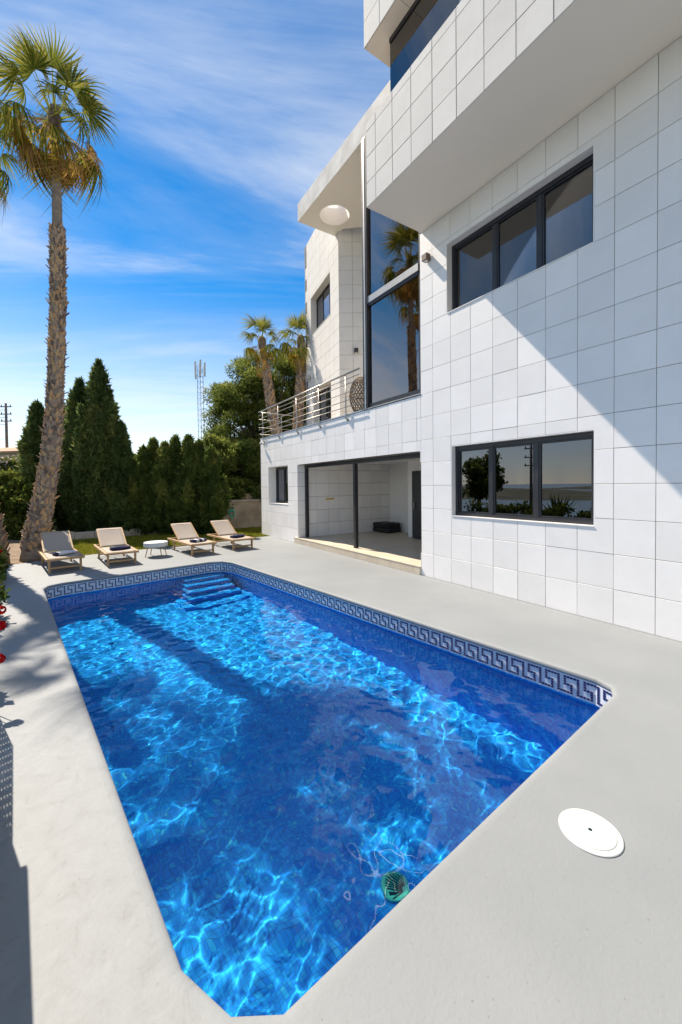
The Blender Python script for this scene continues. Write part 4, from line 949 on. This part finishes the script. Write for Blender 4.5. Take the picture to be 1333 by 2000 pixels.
pp = [(66, 1098, .50), (74, 1040, .42), (84, 985, .37), (94, 930, .33), (101, 880, .31), (107, 800, .285), (111, 700, .265), (113.5, 600, .255), (113, 520, .25), (112.5, 447, .245), (112, 437, .170), (111, 380, .158), (109, 300, .155), (106, 218, .16)]
path = [at_range(x, y, PD_) for x, y, r_ in pp]; path[0].z = -.05
tf = sum((b-a).length for a, b in zip(path[:9], path[1:10]))
palm('palm_tree', 'tall fan palm with shaggy trunk behind the leftmost lounger', path, [r_*(.65 if r_ > .2 else .74) for *_, r_ in pp], tf, 24, 17, .86, 5, 'fan palms', boots=1900, boot_size=.105, skirt=.25)
p0 = Vector((-2.15, 12.95, -.05)); path2 = [p0, p0+Vector((0, 0, .9)), p0+Vector((-.1, 0, 2.0)), p0+Vector((-.2, .6, 6)), p0+Vector((-.25, 1.3, 11.2))]
palm('palm_tree', 'fan palm at left picture edge, only its shaggy base in view', path2, [.55, .40, .28, .23, .16], 9.5, 15, 4, .75, 9, 'fan palms', boots=700, skirt=.4)
pA = [at_range(x, y, 17.0) for x, y in ((548, 905), (540, 850), (529, 790), (521, 730), (515, 690), (512, 662))]
palm('palm_tree', 'young fan palm on the slope beyond the terrace, left of two', pA, [.24, .21, .20, .185, .17, .14], 4.2, 20, 9, .56, 21, 'fan palms', boots=420, boot_size=.12, skirt=1.5)
pB = [at_range(x, y, 16.6) for x, y in ((580, 905), (582, 840), (585, 780), (590, 725), (591, 690), (588, 660))]
palm('palm_tree', 'young fan palm on the slope beside the villa tower, right of two', pB, [.25, .22, .205, .19, .175, .14], 4.2, 22, 9, .60, 33, 'fan palms', boots=420, boot_size=.12, skirt=1.3)

# ------------------------------------------------------------------ trees and shrubs
def leaf_cloud(pts, nrm_up, size, aspect, seed, spread=.5, upv=(0, 0, 1)):
    """small leaf quads at pts; long axis near upv, jittered"""
    g = np.random.default_rng(seed); n = len(pts); d = np.array(upv)[None, :]*nrm_up + g.normal(0, spread, (n, 3)); d /= np.linalg.norm(d, axis=1)[:, None]
    q = g.normal(0, 1, (n, 3)); s = np.cross(d, q); s /= np.linalg.norm(s, axis=1)[:, None]+1e-9
    L_ = size*g.uniform(.6, 1.4, (n, 1)); W_ = L_*aspect
    return np.stack([pts - s*W_*.5, pts + d*L_*.35 - s*W_, pts + d*L_ , pts + d*L_*.4 + s*W_], 1).reshape(-1, 3)
def tree_obj(name, label, base, trunk_pts, trunk_r, verts, tint, material, cat='tree', group=None, flowers=None):
    e_ = empty(name, base); tag(e_, label, cat, group); b = np.array(base)
    MB().tube([Vector(p)-Vector(base) for p in trunk_pts], trunk_r, 8).build('trunk' if cat == 'tree' else 'stem', 'bark_tree', e_, smooth=True)
    obj('crown' if cat == 'tree' else 'foliage', quads_mesh('crown', verts-b, tint), material, e_)
    if flowers is not None: o_ = obj('blossom', quads_mesh('blossom', flowers[0]-b, flowers[1]), flowers[2], e_)
    return e_
def cypress(px, top_y, base_y, half_px, depth, n, seed, label, group, material='cypress_leaf', lobes=5, base_z=-.05):
    g = np.random.default_rng(seed); b = at_range(px, base_y, depth); b.z = base_z; t_ = at_range(px, top_y, depth); H = t_.z - b.z; Rr = half_px*depth/770
    # flame-like plumes crowding round the axis, tips leaning outwards
    P_ = []; T_ = []; npl = lobes*7
    for k in range(npl + 1):
        u = ((k+.5)/npl)**.9; a = k*2.39996 + g.uniform(-.4, .4); env = Rr*(.55+.45*min(1, (u+.05)/.25))*(1-u**1.8)**.75*g.uniform(.40, 1.28)
        Lp = g.uniform(.11, .33)*H*(1.1-.5*u); rp = max(.10, Lp*g.uniform(.13, .21)); z0 = u*(H-Lp*.9)
        if k == npl: env, z0, Lp, rp = 0, H*.62, H*.38, Rr*.36
        m = int(n/npl*(.5+1.2*rp*Lp/(.2*H*.2*H*.17))); w = g.random(m); th = g.uniform(0, 6.283, m)
        pr = rp*np.sin(np.pi*np.clip(w, 0, 1)**.75)**.8*np.clip(g.normal(.85, .2, m), .05, 1.25); lean = env*(.66+.42*w)
        P_.append(np.stack([b.x+lean*math.cos(a)+pr*np.cos(th), b.y+lean*math.sin(a)+pr*np.sin(th), b.z+.05+z0+w*Lp+g.normal(0, .03, m)], 1))
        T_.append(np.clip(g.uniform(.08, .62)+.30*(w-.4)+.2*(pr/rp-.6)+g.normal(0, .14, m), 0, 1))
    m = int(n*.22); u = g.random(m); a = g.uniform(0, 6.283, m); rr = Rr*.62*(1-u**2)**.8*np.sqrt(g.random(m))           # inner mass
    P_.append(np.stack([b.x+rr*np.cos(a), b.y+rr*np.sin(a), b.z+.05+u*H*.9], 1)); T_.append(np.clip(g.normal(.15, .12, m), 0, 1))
    P_ = np.concatenate(P_); T_ = np.concatenate(T_)
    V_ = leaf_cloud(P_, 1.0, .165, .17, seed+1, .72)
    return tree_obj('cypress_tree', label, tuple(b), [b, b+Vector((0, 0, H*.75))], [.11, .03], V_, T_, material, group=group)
cyp = [(78, 793, 1050, 27, 15.9, 'slim cypress mostly behind the tall palm trunk, leftmost of its row'), (132, 806, 1050, 27, 16.6, 'dark cypress just right of the tall palm trunk'), (163, 750, 1048, 26, 15.9, 'second tallest cypress, left of the tallest'),
       (200, 713, 1046, 32, 15.6, 'tallest cypress with pointed top behind the loungers'), (239, 832, 1044, 26, 15.4, 'shorter cypress just right of the tallest one')]
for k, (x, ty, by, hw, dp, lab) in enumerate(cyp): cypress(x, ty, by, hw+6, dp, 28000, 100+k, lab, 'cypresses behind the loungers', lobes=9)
hd_ = [(284, 880), (303, 864), (325, 872), (346, 859), (371, 858), (392, 868), (415, 880)]
hl_ = ['first young cypress of the hedge beside the gap in the row', 'second young cypress of the hedge from the gap', 'third young cypress of the hedge from the gap', 'fourth young cypress of the hedge from the gap', 'fifth young cypress of the hedge from the gap', 'sixth young cypress of the hedge from the gap, below the mast', 'last young cypress of the hedge, beside the beige garden wall']
for k, (x, ty) in enumerate(hd_): cypress(x, ty, 1036, 26, 15.6+.3*(k % 2), 17000, 200+k, hl_[k], 'young cypress hedge', 'hedge_leaf', lobes=8)
def clumpy(name, label, centers, radii, n_per, size, aspect, seed, base, trunk_r, material, cat='tree', group=None, spread=.8, flat=.75, flowers=None, limbs=True):
    g = np.random.default_rng(seed); P_ = []; T_ = []; e_c = []
    for c, r_ in zip(centers, radii):
        m = int(n_per*(r_**1.6)/(np.mean(radii)**1.6)); v = g.normal(0, 1, (m, 3)); v /= np.linalg.norm(v, axis=1)[:, None]; q = g.random((m, 1))**.42
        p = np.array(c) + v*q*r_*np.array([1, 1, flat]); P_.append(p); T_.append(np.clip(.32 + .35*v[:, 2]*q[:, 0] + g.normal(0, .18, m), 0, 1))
    P_ = np.concatenate(P_); T_ = np.concatenate(T_); V_ = leaf_cloud(P_, .35, size, aspect, seed+1, spread)
    b = Vector(base); ctr = Vector(np.mean(centers, axis=0)); m_pts = [b, b.lerp(ctr, .5)+Vector((.1, .05, 0)), ctr]
    fl_ = None
    if flowers:
        k = g.choice(len(P_), flowers[0]); fp = np.repeat(P_[k], 5, 0) + g.normal(0, flowers[2], (flowers[0]*5, 3)); fl_ = (leaf_cloud(fp, .2, flowers[1], .45, seed+5, 1.0), g.random(len(fp)), flowers[3])
    e_ = tree_obj(name, label, tuple(base), m_pts, [trunk_r, trunk_r*.8, trunk_r*.35], V_, T_, material, cat, group, fl_)
    if limbs:
        for c in centers[::4]:
            s0 = b.lerp(ctr, .55) - b; MB().tube([s0, s0.lerp(Vector(c)-b, .5)+Vector((0, 0, .15)), Vector(c)-b], [trunk_r*.45, trunk_r*.3, trunk_r*.12], 6).build('limb', 'bark_tree', e_, smooth=True)
    return e_
# big pine behind the wing: clumps given by where they sit in the picture, around 21 m away
g = np.random.default_rng(77); cs, rs = [], []
for _ in range(2000):
    x, y = g.uniform(392, 640), g.uniform(686, 930)
    left = np.interp(y, [686, 700, 725, 745, 775, 830, 880, 930], [505, 450, 438, 440, 408, 404, 420, 405]); top = np.interp(x, [400, 435, 455, 500, 560, 640], [752, 700, 694, 686, 668, 665])
    if x < left + 14 or y < top + 14: continue
    c = at_range(x, y, g.uniform(19.5, 23)); r_ = g.uniform(.38, .85)
    if all((Vector(c)-Vector(q)).length > .34 for q in cs): cs.append(tuple(c)); rs.append(r_)
    if len(cs) > 190: break
bp_ = at_range(520, 960, 21.5); bp_.z = .3
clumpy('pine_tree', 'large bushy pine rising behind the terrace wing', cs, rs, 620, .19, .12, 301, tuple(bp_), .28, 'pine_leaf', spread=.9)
# darker trees under the pine, above the garden wall
for k, (x0, x1, ya, yb, dp, lab, mt) in enumerate(((404, 455, 850, 1000, 18.6, 'olive-green bushy conifer left of the garden wall', 'pine_leaf'), (448, 520, 865, 985, 19.2, 'dark bushy conifer directly behind the garden wall', 'hedge_leaf'))):
    g = np.random.default_rng(400+k); cs = [tuple(at_range(g.uniform(x0+6, x1-6), g.uniform(ya+10, yb), g.uniform(dp-.7, dp+.9))) for _ in range(34)]; rs = g.uniform(.35, .75, 34)
    b = at_range((x0+x1)/2, 1020, dp); b.z = 0; clumpy('conifer_tree', lab, cs, rs, 520, .20, .14, 410+k, tuple(b), .14, mt, group='conifers by the garden wall')
cs = [tuple(at_range(x, y, 17.9)) for x, y in ((445, 950), (455, 962), (462, 945), (450, 972), (466, 965))]
b = at_range(455, 1010, 17.9); clumpy('shrub', 'small light green shrub peeking over the garden wall', cs, [.3]*5, 420, .16, .2, 450, (b.x, b.y, 0), .04, 'pine_leaf', cat='shrub', limbs=False)
# left hedge with pale blossom on top
for k, (x0, x1, top, dp, lab) in enumerate(((-30, 34, 934, 15.2, 'dense clipped hedge shrub at left edge with pale pink blossom'), (30, 82, 940, 15.0, 'dense hedge shrub right behind the tall palm base'))):
    g = np.random.default_rng(500+k); cs = [tuple(at_range(g.uniform(x0, x1), g.uniform(top, 1045), g.uniform(dp-.3, dp+.5))) for _ in range(46)]; rs = g.uniform(.28, .5, 46)
    b = at_range((x0+x1)/2, 1060, dp); clumpy('hedge_shrub', lab, cs, rs, 420, .13, .36, 510+k, (b.x, b.y, -.05), .06, 'shrub_leaf', cat='shrub', group='left hedge shrubs', limbs=False)
g = np.random.default_rng(540); cs = [tuple(at_range(g.uniform(5, 75), g.uniform(902, 926), g.uniform(22, 24))) for _ in range(20)]
b = at_range(40, 960, 23); clumpy('blossom_tree', 'pink blossoming shrub behind the left hedge below the tan roof', cs, [.42]*20, 220, .2, .3, 541, (b.x, b.y, -.1), .08, 'shrub_leaf', cat='shrub', flowers=(420, .13, .1, 'petal_pink'), limbs=False)
# bushes beyond the hedge gap
g = np.random.default_rng(560); cs = [tuple(at_range(g.uniform(250, 300), g.uniform(900, 960), g.uniform(34, 38))) for _ in range(24)]
b = at_range(272, 975, 36); clumpy('bush', 'hazy distant bush seen through the gap between cypress and hedge', cs, [.9]*24, 240, .35, .3, 561, (b.x, b.y, .1), .12, 'shrub_leaf', cat='shrub', limbs=False)
# geraniums and shrubs along the left edge of the deck
mat('plant_stem', (.05, .08, .02), (.08, .11, .03), rough=.7)
def geranium(x, y, h, r_, label, reds, seed):
    g = np.random.default_rng(seed); cs = [(x+g.uniform(-r_, r_)*.7, y+g.uniform(-r_, r_), g.uniform(.12, h)) for _ in range(16)]
    e_ = clumpy('geranium', label, cs, [.16]*16, 75, .10, .42, seed, (x, y, 0), .015, 'shrub_leaf', cat='plant', group='geraniums along the left edge', limbs=False, flat=1)
    for px_, py_, dp in reds:
        c = at_range(px_, py_, dp); v = []; t_ = []
        for q in range(46):
            n_ = Vector(g.normal(0, 1, 3)).normalized(); pc_ = c + n_*.034; a = n_.orthogonal().normalized(); b2 = n_.cross(a); s = .017
            v += [tuple(pc_-a*s), tuple(pc_-b2*s+n_*.006), tuple(pc_+a*s), tuple(pc_+b2*s+n_*.006)]; t_.append(g.random())
        obj('bloom', quads_mesh('bloom', np.array(v)-np.array((x, y, 0)), np.array(t_)), 'petal_red', e_)
        MB().tube([(0, 0, .15), Vector(c)-Vector((x, y, 0))], .004, 5).build('stalk', 'plant_stem', e_)
    return e_
geranium(-1.08, 4.95, .74, .26, 'red geranium at left edge level with the pool middle', [(1, 1192, 3.5), (2, 1222, 3.45), (-1, 1287, 3.3)], 600)
geranium(-1.35, 7.3, .6, .35, 'geranium at left edge level with far end of the pool', [(-14, 1120, 5.5)], 601)
geranium(-1.72, 10.3, .5, .35, 'orange-red flowering plant at left edge by the palm bases', [(2, 1078, 8.0), (-6, 1072, 8.0)], 602)

# ------------------------------------------------------------------ far things
def lattice_mast(px, top_y, base_y, depth, w, label):
    b = at_range(px, base_y, depth); t_ = at_range(px, top_y, depth); H = t_.z - (b.z-3); e_ = empty('radio_mast', (b.x, b.y, b.z-3)); tag(e_, label, 'mast')
    legs = [(w*.58*math.cos(a), w*.58*math.sin(a)) for a in (R(20), R(140), R(260))]
    for x, y in legs: MB().tube([(x, y, 0), (x, y, H)], .038, 6).build('mast_leg', 'mast_metal', e_)
    m_ = MB(); n_ = int(H/w)
    for k in range(n_):
        for i in range(3):
            a, c = legs[i], legs[(i+1) % 3]; m_.bar((*a, H*k/n_), (*c, H*(k+1)/n_), .02, .02); m_.bar((*a, H*k/n_), (*c, H*k/n_), .02, .02)
    m_.build('bracing', 'mast_metal', e_)
    for k, (a, z) in enumerate(((R(20), .97), (R(140), .97), (R(260), .97), (R(80), .965), (R(200), .88), (R(320), .76))):
        x, y = (w*.95)*math.cos(a), (w*.95)*math.sin(a); s = 1.0 if k < 4 else .35
        MB().box(x-.13, x+.13, y-.13, y+.13, H*z-1.1*s, H*z+1.1*s).build('antenna_panel', 'white_plastic', e_, bevel=.03)
    return e_
lattice_mast(394, 714, 880, 62, .85, 'slender lattice radio mast on the skyline above the hedge')
def utility_pole(p, H, label, armdir, wires=True):
    e_ = empty('utility_pole', p); tag(e_, label, 'pole')
    MB().tube([(0, 0, -.5), (0, 0, H)], [.15, .10], 10).build('pole_shaft', 'pole_wood', e_, smooth=True)
    ad = Vector(armdir).normalized()
    for k, z in enumerate((H-.35, H-1.1, H-1.8)): MB().bar(-ad*.55+Vector((0, 0, z)), ad*.55+Vector((0, 0, z)), .09, .09).build('crossarm', 'pole_wood', e_)
    for z in (H-.35, H-1.1, H-1.8):
        for s in (-.45, .45): MB().lathe([(.04, .046), (.055, .10), (.03, .16), (.05, .2)], 8, tuple(ad*s+Vector((0, 0, z)))).build('insulator', 'brown_metal', e_)
    return e_
up_ = at_range(15, 925, 40); utility_pole((up_.x, up_.y, up_.z), at_range(15, 788, 40).z - up_.z, 'wooden utility pole with crossarms at far left above roof', (.8, -.5, 0))
wr_ = empty('power_line', at_range(15, 800, 40)); tag(wr_, 'thin power cables running left from the utility pole', 'cable')
o3 = at_range(15, 800, 40)
for dz in (0, -.75, -1.45, -2.9):
    q0 = Vector((0, 0, dz)); q1 = Vector((-16, -6, dz-1.0)); MB().tube([q0.lerp(q1, f_) + Vector((0, 0, -1.6*f_*(1-f_)*2)) for f_ in np.linspace(0, 1, 12)], .022, 5).build('wire', 'black_metal', wr_)
utility_pole((-20, 19.3, -1.5), 6.7, 'utility pole out of frame, mirrored in the lower window', (.2, 1, 0))
# neighbour's house with low tan roof
nb0 = at_range(25, 905, 36); nh = empty('neighbour_house', (nb0.x, nb0.y, 0)); tag(nh, 'neighbour house with low tan roof behind the left hedge', 'house'); nh.rotation_euler = (0, 0, R(-33))
zt = at_range(40, 873, 36).z
MB().box(-6, 4.6, -1, 6, -.5, zt-.5).build('wall', 'house_cream', nh)
m_ = MB(); m_.add([(-6.4, -1.6, zt-.62), (5.0, -1.6, zt-.45), (5.0, 2.5, zt+.62), (-6.4, 2.5, zt+.02), (-6.4, 6.6, zt-.6), (5, 6.6, zt-.4)], [(0, 1, 2, 3), (3, 2, 5, 4)])
rf = m_.build('roof', 'roof_clay', nh); md = rf.modifiers.new('s', 'SOLIDIFY'); md.thickness = .18
for x in (-.2, 1.2): o_ = MB().box(x-.16, x+.16, 1.9, 2.2, zt+.2, zt+.92).box(x-.24, x+.24, 1.82, 2.28, zt+.92, zt+1.0).build('chimney', 'house_cream', rf)
for x in (-4.5, -1.5, 1.5): o_ = MB().box(x, x+1.1, -1.03, -1.001, 1.2, 2.5).build('window', 'anthracite', nh)
# agave by the seaward side, mirrored in the lower window
ag = empty('agave', (-6.5, 9.8, .2)); tag(ag, 'spiky agave out of frame, mirrored in the lower window', 'plant')
for k in range(22):
    a = k*2.4; el = R(25+50*((k*.37) % 1)); L_ = 1.3; d = Vector((math.cos(a)*math.cos(el), math.sin(a)*math.cos(el), math.sin(el))); s = Vector((-math.sin(a), math.cos(a), 0))
    MB().add([s*.05, -s*.05, d*L_*.45-s*.08, d*L_*.45+s*.08, d*L_], [(0, 1, 2, 3), (3, 2, 4)]).build('leaf', 'shrub_leaf', ag)

# garden on the seaward side: low hedge and a tree, seen mirrored in the windows
g = np.random.default_rng(700); cs = [(-5.2+g.uniform(-.3, .3), -2+16*k/60, g.uniform(.1, .75)) for k in range(60)]
clumpy('boundary_hedge', 'low clipped hedge left of the deck, outside the picture', cs, [.42]*60, 150, .14, .35, 701, (-5.2, 6, -.02), .04, 'shrub_leaf', cat='hedge', limbs=False)
g = np.random.default_rng(720); cs = [(-7.2+g.normal(0, .45), 14.6+g.normal(0, .45), g.uniform(1.2, 3.3)) for k in range(26)]
clumpy('garden_tree', 'leafy round tree left of the deck, outside the picture', cs, [.55]*26, 240, .17, .35, 721, (-7.2, 14.6, -.5), .12, 'shrub_leaf', limbs=False)
